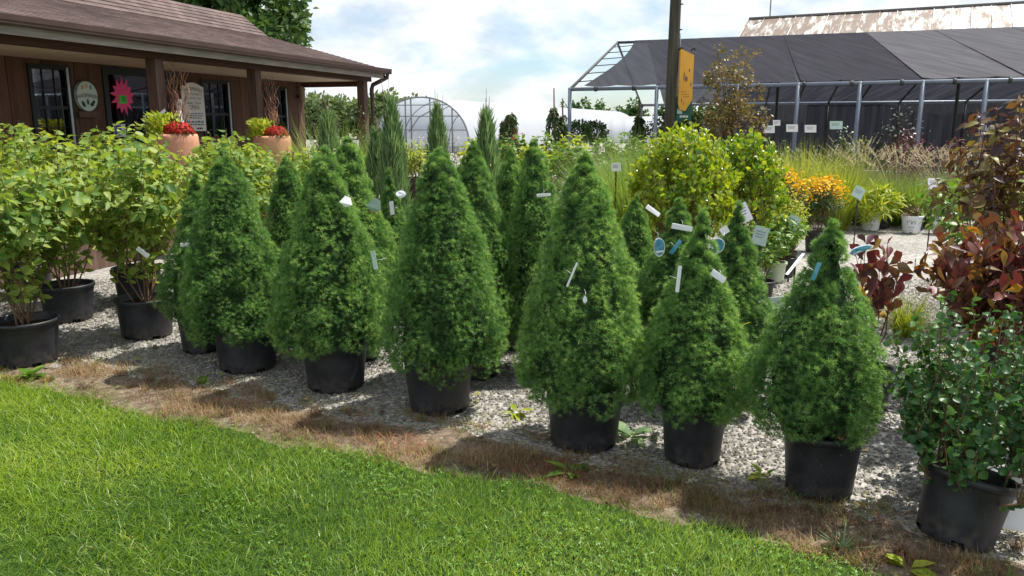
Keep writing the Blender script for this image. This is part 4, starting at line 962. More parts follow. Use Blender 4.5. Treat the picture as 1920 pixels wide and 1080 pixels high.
for cx, cz, mt in ((-.07, .305, 'terra'), (0, .325, 'yellowsign'), (.07, .31, 'inkblue')): leafmark(rs, cx, cz, .07, 0, mt, 4)
Geo().box((-.17, -.03, -.09), (.17, .0, -.012)).build('bracket_board', M['postwood'], rs)
# starburst poster on the door, with small papers
st = empty('starburst_poster', shop_pt(-4.91, UW-.045, 1.76), RZ, 'pink starburst poster with a green note on the glass door', 'poster')
P = []
for i in range(26):
    a = i/26*2*math.pi+.12; q = (.245 if i % 2 == 0 else .155)*(1+.10*math.sin(i*2.3)); P.append((math.cos(a)*q*.92, math.sin(a)*q*1.08+.245))
V = [(x, y_, z) for y_ in (-.003, .003) for x, z in P]; n = len(P)
g = Geo(); g.add(V, (np.array([list(range(n))]), np.array([list(range(2*n-1, n-1, -1))]), np.array([(i, n+i, n+(i+1) % n, (i+1) % n) for i in range(n)]))).build('card', M['pink'], st)
Geo().box((-.085, -.008, .14), (.06, -.0045, .255)).build('note', M['limecard'], st)
for z in (.175, .20, .225): Geo().box((-.03, -.0095, z), (.045, -.0085, z+.010)).build('note_writing', M['ink'], st)
for s_, z, w_, h_, lab in ((-4.52, 1.69, .05, .10, 'small white sticker on the shop door near its edge'), (-3.98, 1.60, .10, .13, 'square white notice on the sidelight beside the door'), (-4.10, 1.62, .03, .20, 'narrow strip of white lettering next to the square notice')):
    e = empty('door_notice', shop_pt(s_, UW-.036, z), RZ, lab, 'notice')
    Geo().box((-w_/2, -.003, -h_/2), (w_/2, .003, h_/2)).build('card', M['signwhite'], e)
    Geo().box((-w_*.22, -.0042, -h_*.2), (w_*.22, -.0032, h_*.2)).build('print', M['ink'], e)
e = empty('door_notice', shop_pt(-5.02, UW-.036, 1.52), RZ, 'blue and white flyer low on the shop door', 'notice'); Geo().box((-.11, -.003, -.09), (.11, .003, .09)).build('card', M['signwhite'], e)
Geo().box((-.10, -.0042, -.07), (.03, -.0032, .075)).build('picture', solid('blue_print', (.06, .10, .42), .6, .2, var=.5, vscale=30), e)
# opening hours board
bo = empty('hours_board', shop_pt(-3.45, UW-.05, 1.50), RZ, 'tall white opening hours board with a curved top on the wall', 'sign')
P = [(-.255, 0), (.255, 0), (.255, .70)]+[(.255-.51*t, .70+.065*math.sin(math.pi*t)**1.3) for t in np.linspace(.08, .92, 12)]+[(-.255, .70)]
V = [(x, y_, z) for y_ in (-.014, .014) for x, z in P]; n = len(P)
Geo().add(V, (np.array([list(range(n))]), np.array([list(range(2*n-1, n-1, -1))]), np.array([(i, n+i, n+(i+1) % n, (i+1) % n) for i in range(n)]))).build('board', M['signwhite'], bo)
for z, body, sz, mt, sx in ((.665, 'SHADEMAKERS', .068, 'ink', .95), (.588, 'Nursery & Landscape, Inc', .044, 'ink', .86), (.522, 'Mon - Sat 8 am - 6 pm', .045, 'ink', .92), (.445, 'Sunday - Closed', .052, 'ink', .95), (.37, 'OPEN', .085, 'inkred', 1.15)):
    arc = -.9 if z > .66 else 0
    text_part('lettering', body, sz, mt, bo, lambda x, y, z=z, sx=sx, arc=arc: (x*sx, -.0155, z+y*1.15+arc*x*x*.8))
rw = random.Random(12)                                   # the lower lines are too small to read in the photograph: word shapes only
for z, h_, mt, w0, w1 in ((.280, .020, 'inkblue', -.17, .19), (.246, .018, 'ink', -.21, .21), (.212, .018, 'ink', -.14, .15), (.150, .034, 'inkblue', -.20, .20), (.106, .020, 'ink', -.20, .21), (.045, .030, 'ink', .03, .17)):
    x = w0
    while x < w1:
        ww_ = rw.uniform(.030, .075); Geo().box((x, -.0165, z-h_/2), (min(x+ww_, w1), -.0145, z+h_/2*rw.uniform(.3, 1))).build('small_print', M[mt], bo); x += ww_+.016
# small items on the porch
def hook(s_, dirx, label):
    e = empty('plant_hook', shop_pt(s_, .27, 2.05), RZ, label, 'hook')
    a = np.linspace(0, math.pi, 12)
    Geo().tube([(.0, 0, -.1), (0, -.01, .1)]+[(dirx*(.13-.13*math.cos(q)), -.02, .1+.13*math.sin(q)) for q in a]+[(dirx*.30, -.02, .06), (dirx*.33, -.02, .10)], .008, 6).build('rod', M['iron'], e)
hook(-5.65, 1, 'black curled plant hook on the first visible porch post')
hook(-3.58, 1, 'black curled plant hook on the middle porch post')
def willow(s_, label, seed, n=26, H=1.0):
    r = np.random.default_rng(seed); e = empty('curly_willow', shop_pt(s_, .18, 1.42), RZ, label, 'branches'); g = Geo()
    for i in range(n):
        m_ = 22; t = np.linspace(0, 1, m_); ph = r.uniform(0, 6.28, 2); fq = r.uniform(12, 22); am = .028
        x = r.normal(.04, .05)+t*r.normal(.0, .09)+am*np.sin(t*fq+ph[0]); y = r.normal(0, .05)+am*np.cos(t*fq*1.1+ph[1]); z = t*H*r.uniform(.6, 1.0)
        g.tube(np.stack([x, y, z], -1), np.linspace(.008, .003, m_), 4, r.random(), cap=False)
    g.build('stems', M['willow'], e, kind='stuff')
willow(-5.66, 'tangle of curly willow branches by the first visible porch post', 3)
willow(-3.58, 'tangle of curly willow branches by the middle porch post', 4, 20, .95)
for s_, u, z, w_, h_, rot, lab in ((-5.52, .22, 1.72, .12, .42, 0, 'narrow white panel hanging beside the first porch post'), (-5.80, .262, 1.75, .16, .04, .5, 'thin slanted white tag on the first porch post')):
    e = empty('hanging_panel', shop_pt(s_, u, z), RZ, lab, 'panel'); o = Geo().box((-w_/2, -.004, -h_/2), (w_/2, .004, h_/2)).build('card', M['signwhite'], e); o.rotation_euler = (0, -rot, 0)
e = empty('wall_lantern', shop_pt(-.38, UW-.12, 2.0), RZ, 'small pale wall lantern near the shop corner', 'lantern')
Geo().lathe([(.001, .34), (.05, .33), (.075, .27), (.06, .26), (.055, .05), (.03, 0), (.001, 0)], 14).build('body', solid('buff_ceramic', (.33, .24, .18), .7, .3, var=.15), e); Geo().box((-.02, .04, .12), (.02, .115, .18)).build('bracket', M['iron'], e)
def mumdome(e, z, r_, n, mat, s, seed):
    r = np.random.default_rng(seed); D = unit(r.normal(0, 1, (n, 3))); D[:, 2] = np.abs(D[:, 2])
    P = D*np.array((r_, r_, r_*.72))*r.uniform(.86, 1.04, (n, 1))+np.array((0, 0, z))
    g = Geo(); add_leaves(g, 'disc', P, unit(np.cross(D, r.normal(0, 1, (n, 3)))), D+r.normal(0, .3, (n, 3)), s*r.uniform(.7, 1.2, n), r.random(n)); g.build('blossoms', M[mat], e, kind='stuff')
    gd = Geo(); D2 = unit(r.normal(0, 1, (n, 3))); D2[:, 2] = np.abs(D2[:, 2])-.15
    add_leaves(gd, 'diamond', D2*r_*.86*np.array((1, 1, .72))+np.array((0, 0, z)), D2+r.normal(0, .5, (n, 3)), r.normal(0, 1, (n, 3)), .045, r.random(n)); gd.build('foliage', M['dkgreen'], e, kind='stuff')
def urn(loc, label, seed, r_=.275, side=True, h=1.07):
    e = empty('terracotta_urn', (*loc, .422), 0, label, 'urn', 'terracotta urns of red mums on the porch')
    Geo().lathe([(.001, 0), (r_*.62, 0), (r_*.66, .03), (r_*.80, h*.35), (r_*.97, h*.72), (r_*1.0, h*.90), (r_*.98, h*.97), (r_*.93, h), (r_*.86, h-.01), (r_*.84, h-.06), (.001, h-.06)], 36).build('vessel', M['terra'], e)
    o = empty('tmp'); bpy.data.objects.remove(o)
    mumdome(e, h+.01, .185, 460, 'redmum', .034, seed)
    for ch in [c for c in e.children if c.name.split('.')[0] in ('blossoms', 'foliage')]: ch.location = (.075, -.06, 0)
    r = np.random.default_rng(seed+50); n = 520; a = r.uniform(1.4, 4.9, n)
    P = np.stack([np.cos(a)*r_*.9*r.random(n)**.6, np.sin(a)*r_*.9*r.random(n)**.6, h-.05+r.uniform(0, .27, n)], -1)+np.array((-.05, 0, 0))
    g = Geo(); add_leaves(g, 'lance', P, np.stack([np.cos(a), np.sin(a), r.uniform(.1, 1, n)], -1), r.normal(0, 1, (n, 3)), r.uniform(.05, .10, n), r.random(n)); g.build('sedum_foliage', M['lime'], e, kind='stuff')
    return e
urn((-4.10,9.75), 'pink terracotta urn of red mums by the first porch post', 5)
urn((-3.52,11.75), 'pink terracotta urn of red mums by the middle porch post, smaller to the eye', 6, h=1.02)
# wooden chair on the porch
ch = empty('porch_chair', (-4.25,11.35,.422), .9, 'red brown slatted wooden chair on the porch', 'chair')
for x in (-.21, .21):
    Geo().box((x-.02, -.22, 0), (x+.02, -.18, .42)).build('leg', M['chairwood'], ch); Geo().box((x-.02, .18, 0), (x+.02, .22, 1.02)).build('leg', M['chairwood'], ch)
Geo().box((-.23, -.23, .42), (.23, .178, .455)).build('seat', M['chairwood'], ch); Geo().box((-.19, .185, .92), (.19, .215, 1.01)).build('top_rail', M['chairwood'], ch)
for x in (-.14, -.07, 0, .07, .14): Geo().box((x-.02, .19, .455), (x+.02, .21, .92)).build('slat', M['chairwood'], ch)

# ------------------------------------------------------------------ shade house
A0 = np.array((1.27, 17.8)); AX = np.array((.898, -.440)); BX = np.array((.262, .965))     # along the eave, across to the back eave
ZE, ZR, WID = 2.36, 4.04, 14.7
sh = empty('shade_house', (A0[0], A0[1], 0), 0, 'open pipe frame shade house roofed with black shade cloth', 'shade house')
def sp(t, b, z):
    q = AX*t+BX*b; return (q[0], q[1], z-max(0, z-ZE)/(ZR-ZE)*.013*t)      # the ridge sags towards the far end
LEN = 15.2; bays = [0, 1.85, 3.55, 4.95, 6.3, 7.85, 9.3, 11.6, 13.4, LEN]
bays = [0, 1.95, 3.6, 4.75, 5.85, 6.9, 7.9, 9.2, 11.2, 13.2, LEN]
for t in bays:
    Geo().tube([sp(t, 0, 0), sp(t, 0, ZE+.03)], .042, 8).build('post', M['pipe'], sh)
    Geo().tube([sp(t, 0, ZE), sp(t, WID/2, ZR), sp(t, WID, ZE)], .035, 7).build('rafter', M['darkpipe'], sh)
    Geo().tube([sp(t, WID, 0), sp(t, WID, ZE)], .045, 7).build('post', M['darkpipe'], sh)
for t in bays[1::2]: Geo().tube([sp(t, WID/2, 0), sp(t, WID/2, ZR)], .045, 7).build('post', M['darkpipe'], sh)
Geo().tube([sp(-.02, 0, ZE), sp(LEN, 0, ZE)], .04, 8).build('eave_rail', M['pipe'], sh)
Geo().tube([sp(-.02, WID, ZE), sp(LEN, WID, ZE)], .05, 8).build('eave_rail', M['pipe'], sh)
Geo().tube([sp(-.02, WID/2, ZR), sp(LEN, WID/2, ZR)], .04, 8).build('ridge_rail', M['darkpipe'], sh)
for t in np.arange(.6, LEN, .85): Geo().tube([sp(t-.03, 0, ZE), sp(t+.03, 0, ZE)], .055, 8).build('clip', M['darkpipe'], sh)
def panel(t0, t1, front=True, mat='cloth_dark', dz=.05, n=12, m=10, cut=None, sag=.0, name='shade_cloth'):
    V = []; b0, b1 = (0.12, WID/2) if front else (WID-.12, WID/2)
    for j in range(m+1):
        v = j/m; lo = t0 if cut is None else cut(v)
        for i in range(n+1):
            u = i/n; t = lo+(t1-lo)*u; b = b0+(b1-b0)*v
            z = ZE+(ZR-ZE)*(abs(b)/(WID/2) if front else (WID-b)/(WID/2))+dz-sag*math.sin(math.pi*v)*(.6+.4*math.sin(math.pi*u))-.03*(1-v)*abs(math.sin(u*9))
            V.append(sp(t, b, z))
    F = [(j*(n+1)+i, j*(n+1)+i+1, (j+1)*(n+1)+i+1, (j+1)*(n+1)+i) for j in range(m) for i in range(n)]
    return Geo().add(V, F, 0, 0, True).build(name, M[mat], sh)
panel(.6, 2.6, True, 'cloth_dark', .05, cut=lambda v: .30+.22*math.sin(math.pi*v)+.25*v)
panel(2.5, 4.9, True, 'cloth_dark', .055); panel(4.8, 7.0, True, 'cloth_dark', .06); panel(6.9, 8.6, True, 'cloth_grey', .065); panel(8.5, 10.3, True, 'cloth_grey', .07); panel(10.2, 12.6, True, 'cloth_grey', .075); panel(12.5, LEN, True, 'cloth_grey', .08)
for a, b in ((.9, 5.6), (5.6, 8.6), (8.6, 11.8), (11.8, LEN)): panel(a, b, False, 'cloth_wall', .05)
def hang(t0, t1, b, z0, z1, mat='cloth_wall', n=24, swag=0):
    V = []; r = np.random.default_rng(int(t0*100))
    for j in (0, 1, 2, 3):
        for i in range(n+1):
            u = i/n; z = z1+(z0-z1)*j/3-(swag*math.sin(math.pi*u) if j == 0 else 0)
            V.append(sp(t0+(t1-t0)*u, b+.05*math.sin(i*1.9+t0)*(j+1)/4, z))
    F = [(j*(n+1)+i, j*(n+1)+i+1, (j+1)*(n+1)+i+1, (j+1)*(n+1)+i) for j in range(3) for i in range(n)]
    Geo().add(V, F, 0, 0, True).build('side_curtain', M[mat], sh)
for a, b, sw in ((6.2, 8.7, .0), (8.75, 12.6, .35), (13.1, 17.2, .0), (17.3, 24, .0)): hang(a, b, WID, .02, ZE-.06, 'cloth_wall', swag=sw)
for a, b in ((2.4, 6.1),): hang(a, b, WID, .02, 1.7, 'cloth_wall')
for t in np.linspace(15.6, 24, 5):
    Geo().tube([sp(t, WID, 0), sp(t, WID, ZE)], .045, 7).build('post', M['darkpipe'], sh)
Geo().tube([sp(LEN, WID, ZE), sp(24, WID, ZE)], .05, 8).build('eave_rail', M['pipe'], sh)
for k in range(6):
    v = .12+k*.15; b = v*WID/2; z = ZE+(ZR-ZE)*v; t1 = .32+.22*math.sin(math.pi*v)+.25*v
    Geo().tube([sp(0, b, z), sp(t1, b, z+.03)], .012, 5).build('lacing', M['darkpipe'], sh)
e = empty('small_notice', (A0[0]+sp(11.9, WID-.3, 0)[0], A0[1]+sp(11.9, WID-.3, 0)[1], 1.5), 0, 'small white notice pinned on the grey shade curtain', 'notice'); Geo().box((-.17, -.004, -.1), (.17, .004, .1)).build('card', M['signwhite'], e)

# ------------------------------------------------------------------ barn with the rusty roof
bx_, by_ = 11.5, 40.0; ang = math.atan2(-.46, .888)
barn = empty('barn', (bx_, by_, 0), ang, 'old barn with a rust streaked sheet metal roof behind the shade house', 'barn')
Geo().box((.3, -5.2, 0), (25.5, 6, 3.9)).build('wall', M['barnwood'], barn)
roof = Geo().box((0, -.12, 6.60), (26, .12, 6.68)).build('roof', M['ridgecap'], barn)
rb = random.Random(8)
for k in range(36):
    x0 = k*.72; th_ = .02+(k % 2)*.008; tn = .09 if k < 9 else (.02 if k < 15 else rb.uniform(-.10, 0))
    Geo().quadbox([(x0, -6.0, 3.75), (x0+.715, -6.0, 3.75), (x0+.715, -.0, 6.60+th_), (x0, -.0, 6.60+th_)], .03, tn+rb.uniform(-.03, .03)).build('roof_sheet', M['rust'], roof)
    Geo().tube([(x0, -6.0, 3.77), (x0, 0, 6.62+th_)], .022, 4, tn-.05).build('seam', M['rust'], roof)
Geo().quadbox([(26, 6.5, 3.6), (0, 6.5, 3.6), (0, .02, 6.58), (26, .02, 6.58)], .05).build('rear_slope', M['rust'], roof)
for x in (.95, 16.4):
    o = Geo().tube([(x, 0, 6.66), (x, 0, 8.1)], .03, 6).build('lightning_rod', M['ridgecap'], barn)
    Geo().lathe([(.001, 7.55), (.07, 7.60), (.09, 7.66), (.07, 7.72), (.001, 7.77)], 12, c=(x, 0)).build('ball', M['ridgecap'], o)

# ------------------------------------------------------------------ greenhouses
def greenhouse(loc, dirv, Wd, Ht, Ln, label, nr=14, ends=True):
    e = empty('greenhouse', (*loc, 0), math.atan2(dirv[1], dirv[0]), label, 'greenhouse', 'white film greenhouses')
    K = 26; a = np.linspace(0, math.pi, K)
    arc = [(math.cos(q)*Wd/2, Ht*(math.sin(q)**.78)) for q in a]
    for i in range(nr):                                     # one film bay between each pair of hoops
        x0, x1 = Ln*i/nr, Ln*(i+1)/nr
        V = [(x, y*(.995 if kk == 1 else 1.004), z*(.995 if kk == 1 else 1.004)) for kk, x in enumerate((x0, (x0+x1)/2, x1)) for y, z in arc]
        F = [(r_*K+j, r_*K+j+1, (r_+1)*K+j+1, (r_+1)*K+j) for r_ in (0, 1) for j in range(K-1)]
        Geo().add(V, F, 0, 0, True).build('film_bay', M['film'], e)
    for i in range(nr+1):
        x = Ln*i/nr; Geo().tube([(x, y*(1.012 if i == 0 else .985), z*(1.012 if i == 0 else .985)) for y, z in arc], .055 if i == 0 else .03, 6, cap=False).build('hoop', M['plasticframe'], e)
    if ends:
        V = [(.02, y, z) for y, z in arc]; Geo().add(V, np.array([list(range(K))])).build('end_film', M['endfilm'], e)
        for y in (-Wd*.33, -Wd*.1, Wd*.1, Wd*.16, Wd*.33):
            zt = Ht*(1-(2*y/Wd)**2)**.39; Geo().tube([(0, y, 0), (0, y, zt)], .045, 6).build('end_post', M['plasticframe'], e)
        for z in (1.3, 2.1, 2.75):
            yw = Wd/2*math.sqrt(max(0, 1-(z/Ht)**2.56)); Geo().tube([(0, -yw, z), (0, yw, z)], .03, 6).build('end_rail', M['plasticframe'], e)
        Geo().tube([(-.05, Wd*.12, 1.2), (-.05, Wd*.02, 2.0), (-.05, -Wd*.12, 2.45), (-.05, -Wd*.2, 2.6)], .03, 5).build('brace', M['plasticframe'], e)
greenhouse((-5.45, 48.0), (.345, .939), 6.25, 3.17, 50, 'long white film greenhouse with its arched end facing the camera')
greenhouse((4.6, 74.0), (.99, -.10), 6.0, 2.35, 9, 'low white greenhouse seen side on beyond the open end of the shade house', 8, False)

# ------------------------------------------------------------------ pole with the yellow sign
po = empty('utility_pole', (2.36, 12.0, 0), 0, 'weathered wooden pole carrying the yellow sign', 'pole')
Geo().tube([(0, 0, -.3), (.0, .0, 2), (.015, 0, 4.5), (.03, 0, 8)], [.092, .086, .076, .066], 14).build('shaft', M['pole'], po)
for z in (3.3, 2.95): Geo().tube([(.07, -.06, z), (.10, -.085, z)], .010, 6).build('bolt', M['iron'], po)
Geo().tube([(.09, -.03, 2.9), (.10, -.04, 2.4)], .008, 5).build('conduit', M['pipe'], po)
ys = empty('yellow_sign', (2.445, 11.90, 1.80), R(24), 'tall yellow sign with a cut lower corner on the wooden pole', 'sign')
P = [(0, .06), (.05, 0), (.19, .0), (.34, .13), (.34, .80), (0, .88)]
P = [(0, .10), (.04, .02), (.17, 0), (.34, .16), (.34, .80), (0, .88)]
V = [(x*.70, y_, z) for y_ in (-.012, .012) for x, z in P]; n = len(P)
Geo().add(V, (np.array([list(range(n))]), np.array([list(range(2*n-1, n-1, -1))]), np.array([(i, n+i, n+(i+1) % n, (i+1) % n) for i in range(n)]))).build('panel', M['yellowsign'], ys)
for cx, cz, w_, h_ in ((.075, .49, .020, .14), (.115, .46, .045, .08), (.165, .58, .022, .055), (.20, .38, .022, .05), (.05, .15, .02, .05), (.085, .11, .012, .05)):
    th = np.linspace(0, 2*np.pi, 14, endpoint=False); Geo().add([(cx+math.cos(a)*w_/2, -.0135, cz+math.sin(a)*h_/2) for a in th], np.array([list(range(14))])).build('flower_print', solid('mauve_brown_print', (.20, .12, .10), .6, .2), ys)
for z, x0, x1 in ((.27, .03, .13), (.235, .05, .17), (.20, .07, .175)):
    for k in range(5): Geo().box((x0+(x1-x0)*k/5, -.0138, z), (x0+(x1-x0)*(k+.75)/5, -.0128, z+.013)).build('small_print', solid('ochre_print', (.45, .22, .05), .6, .2), ys)
for x in (-.02, .20): Geo().tube([(x, .02, .86), (x+.03, -.02, .91), (x+.05, 0, .87)], .012, 5).build('hook', M['iron'], ys)
gs_ = empty('green_sign', (2.425, 11.93, 1.66), R(24), 'dark green sign with pale lettering under the yellow sign', 'sign'); Geo().box((0, -.01, 0), (.27, .01, .34)).build('panel', M['greensign'], gs_)
Geo().box((.012, -.014, .10), (.10, -.0105, .17)).build('pale_patch', M['taggreen'], gs_)
for k in range(6): Geo().box((.06+k*.026, -.0125, .045), (.06+k*.026+.018, -.0105, .078)).build('lettering', M['signwhite'], gs_)

# ------------------------------------------------------------------ trees
def tree(name, label, loc, H, Rr, mat, L, ncl, per, seed, trunk=.15, z0=.35, group=None, tpl='diamond', squash=1.0):
    r = np.random.default_rng(seed); e = empty(name, loc, 0, label, 'tree', group)
    g = Geo(); g.tube([(0, 0, -.2), (.02*H*r.normal(), .02*H*r.normal(), H*.3), (0, 0, H*.7)], [trunk, trunk*.8, trunk*.3], 8)
    Cs = []
    for i in range(ncl):
        D = unit(r.normal(0, 1, 3)); q = r.random()**.45
        c = np.array((D[0]*Rr*q, D[1]*Rr*q, H*(z0+(1-z0)*.5)+D[2]*H*(1-z0)*.5*q*squash)); Cs.append(c)
        if i % 2 == 0: g.tube([(0, 0, H*.28), tuple(c*np.array((.4, .4, .75))), tuple(c)], [trunk*.35, trunk*.2, trunk*.06], 5, cap=False)
    g.build('trunk', M['bark'], e)
    Cs = np.array(Cs); cr = Rr*.26
    D = unit(r.normal(0, 1, (ncl*per, 3))); P = np.repeat(Cs, per, 0)+D*cr*r.random((ncl*per, 1))**.4*np.repeat(r.uniform(.6, 1.3, ncl), per)[:, None]
    gl = Geo(); tn = np.clip(np.repeat(r.uniform(0, .55, ncl), per)+r.normal(.2, .18, ncl*per), 0, 1)
    add_leaves(gl, tpl, P, D+r.normal(0, .6, D.shape)+np.array((0, 0, -.2)), r.normal(0, .6, D.shape)+np.array((0, 0, .8)), L*r.uniform(.7, 1.25, len(P)), tn, 1.3)
    gl.build('crown', M[mat], e, kind='stuff')
    return e
tree('broadleaf_tree', 'large dark green tree rising behind the shop roof', (-9.75, 28.5, 0), 8.2, 2.65, 'oldgreen', .26, 95, 150, 71, .25, .30)
GT = 'distant trees on the horizon'
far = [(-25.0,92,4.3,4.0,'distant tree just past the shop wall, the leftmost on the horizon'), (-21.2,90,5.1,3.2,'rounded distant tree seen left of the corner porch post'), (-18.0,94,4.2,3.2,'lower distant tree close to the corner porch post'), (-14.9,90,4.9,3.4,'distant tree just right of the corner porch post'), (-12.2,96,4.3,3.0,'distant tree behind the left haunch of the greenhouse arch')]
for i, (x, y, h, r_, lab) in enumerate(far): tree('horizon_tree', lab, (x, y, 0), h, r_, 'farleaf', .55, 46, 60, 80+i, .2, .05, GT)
for i in range(16):
    x = 9.0+i*3.3+1.1*math.sin(i*3.7); lab = ['leftmost', 'second', 'third', 'fourth', 'fifth', 'sixth', 'seventh', 'eighth', 'ninth', 'tenth', 'eleventh', 'twelfth', 'thirteenth', 'fourteenth', 'fifteenth', 'last'][i]
    tree('horizon_tree', lab+' dark tree from the left in the tree line seen under the shade house', (x, 118, 0), 4.6+.6*math.sin(i*2.3), 2.9, 'oldgreen', .6, 26, 40, 90+i, .2, .0, 'dark tree line under the shade house')
tree('bronze_tree', 'slender young tree with bronze green leaves before the shade cloth', (3.03, 11.2, 0), 2.78, .48, 'bronzegreen', .060, 90, 27, 75, .026, .30, tpl='diamond')

# ------------------------------------------------------------------ ornamental grasses and junipers
def grass_clump(name, label, loc, n, L, mat, wid, seed, spread=.08, lean=.5, curl=.9, plumes=0, group=None, potspec=None, plumesize=.13, seg=4):
    r = np.random.default_rng(seed); e = empty(name, loc, 0, label, 'ornamental grass', group); z = 0
    if potspec: pot(e, *potspec); z = potspec[1]-.05
    a = r.uniform(0, 6.28, n); q = spread*np.sqrt(r.random(n))
    g = Geo(); blades(g, np.stack([np.cos(a)*q, np.sin(a)*q, np.full(n, z)], -1), a+r.normal(0, .5, n), L*r.uniform(.55, 1.05, n), np.abs(r.normal(lean*.5, lean*.4, n)), r.uniform(.2, 1.0, n)*curl, wid*r.uniform(.7, 1.2, n), r.random(n), seg)
    g.build('blades', M[mat], e, kind='stuff')
    if plumes:
        gs, gp = Geo(), Geo()
        for i in range(plumes):
            aa = r.uniform(0, 6.28); ln = r.uniform(.15, .75); top = np.array((math.cos(aa)*L*ln*.7, math.sin(aa)*L*ln*.7, z+L*r.uniform(.85, 1.08)))
            t = np.linspace(0, 1, 6)[:, None]; pts = np.array((0, 0, z))*(1-t)**2+2*t*(1-t)*np.array((top[0]*.25, top[1]*.25, z+L*.6))+t*t*top
            gs.tube(pts, .0016, 3, cap=False)
            d = unit(pts[-1]-pts[-2]+np.array((math.cos(aa)*.05, math.sin(aa)*.05, -.03))); m = 60; u = r.random(m)
            side = unit(r.normal(0, 1, (m, 3))); pp = top+d*(u[:, None]*plumesize)
            add_leaves(gp, 'needle', pp, unit(side+d*.9), r.normal(0, 1, (m, 3)), .032*(1-.5*u), r.random(m), 2.2)
        gs.build('stalks', M['plume'], e); gp.build('plumes', M['plume'], e, kind='stuff')
    return e
grass_clump('maiden_grass', 'broad arching green grass clump beside the shop corner', (-2.45,11.0,0), 1300, 1.85, 'grassblade', .014, 101, .24, .36, 1.0)
grass_clump('maiden_grass', 'second arching grass clump nearer the corner post', (-2.0,11.6,0), 800, 1.7, 'grassblade', .014, 102, .22, .36, 1.0)
grass_clump('fine_grass', 'big soft fine leaved grass behind the glossy shrub', (1.42,9.1,0), 6500, 1.66, 'softgrass', .007, 103, .25, .80, .9)
grass_clump('fine_grass', 'soft fine leaved grass at the foot of the wooden pole', (2.05,10.2,0), 4200, 1.62, 'softgrass', .007, 104, .22, .75, .9)
GY = 'lime green grasses before the shade house'
for i, (x, y, L, lab) in enumerate([(4.0,12.0,1.45,'lime grass clump nearest the glossy shrub'), (4.55,12.4,1.5,'lime grass clump in the middle of the three by the pipe post'), (5.05,12.2,1.35,'lime grass clump closest to the plumed grasses')]):
    grass_clump('lime_grass', lab, (x, y, 0), 900, L, 'limegrass', .010, 110+i, .16, .45, .8, 0, GY)
GP = 'plumed fountain grasses beyond the path'
for i, (x, y, L, lab) in enumerate([(5.25,13.2,1.05,'plumed fountain grass behind the yellow daisies'), (5.75,12.9,1.05,'plumed fountain grass behind the golden thread cypress'), (6.25,12.8,1.1,'plumed fountain grass in the middle behind the white pots'), (6.75,12.6,1.1,'plumed fountain grass behind the pot with low mixed plants'), (7.2,12.9,1.05,'plumed fountain grass farthest from the pole'), (6.1,14.0,1.2,'plumed fountain grass at the very back')]):
    grass_clump('fountain_grass', lab, (x, y, 0), 800, L, 'grassblade', .007, 120+i, .14, .6, .9, 44, GP, plumesize=.17)
grass_clump('sedge', 'pale yellow sedge at the edge of the gravel path', (3.05,5.9,.0), 500, .45, 'limegrass', .006, 131, .08, .7, 1.2)

def juniper(label, loc, H, Rr, seed, n=3600, whips=3):
    r = np.random.default_rng(seed); e = empty('column_juniper', loc, 0, label, 'juniper', 'narrow blue green junipers')
    z = .25+(H-.25)*r.random(n)**1.1; v = z/H; rad = Rr*np.interp(v, [0, .15, .35, .7, .9, 1], [.6, .95, 1, .62, .28, .05])
    a = r.uniform(0, 6.28, n); q = rad*np.sqrt(r.uniform(.25, 1.0, n))*(1+.15*np.sin(a*4+z*5))
    P = np.stack([np.cos(a)*q, np.sin(a)*q, z], -1)
    T = np.stack([np.cos(a)*.22, np.sin(a)*.22, np.ones(n)], -1)+r.normal(0, .13, (n, 3))
    g = Geo(); add_leaves(g, 'spray', P, T, r.normal(0, 1, (n, 3)), r.uniform(.07, .19, n), r.random(n), .45); g.build('foliage', M['juniper'], e, kind='stuff')
    gt = Geo(); gt.tube([(0, 0, 0), (0, 0, H*.8)], [.03, .008], 6)
    for i in range(whips):
        x, y = r.normal(0, Rr*.2, 2); gt.tube([(x*.5, y*.5, H*.7), (x, y, H+r.uniform(.05, .35))], [.006, .002], 4)
    gt.build('trunk', M['bark'], e)
juniper('tall narrow juniper right beside the corner porch post', (-1.27,8.5,0), 1.78, .19, 141)
juniper('narrow juniper in front of the greenhouse arch', (-.93,10.0,0), 1.76, .19, 142)
juniper('narrow juniper with bare tips in front of the greenhouse roof', (-.27,8.5,0), 1.66, .21, 143, whips=6)
juniper('narrow juniper in front of the shop end, partly behind the grasses', (-2.2,9.6,0), 1.66, .20, 144)
juniper('short narrow juniper behind the smallest spruce', (-1.62,9.6,0), 1.45, .2, 145)

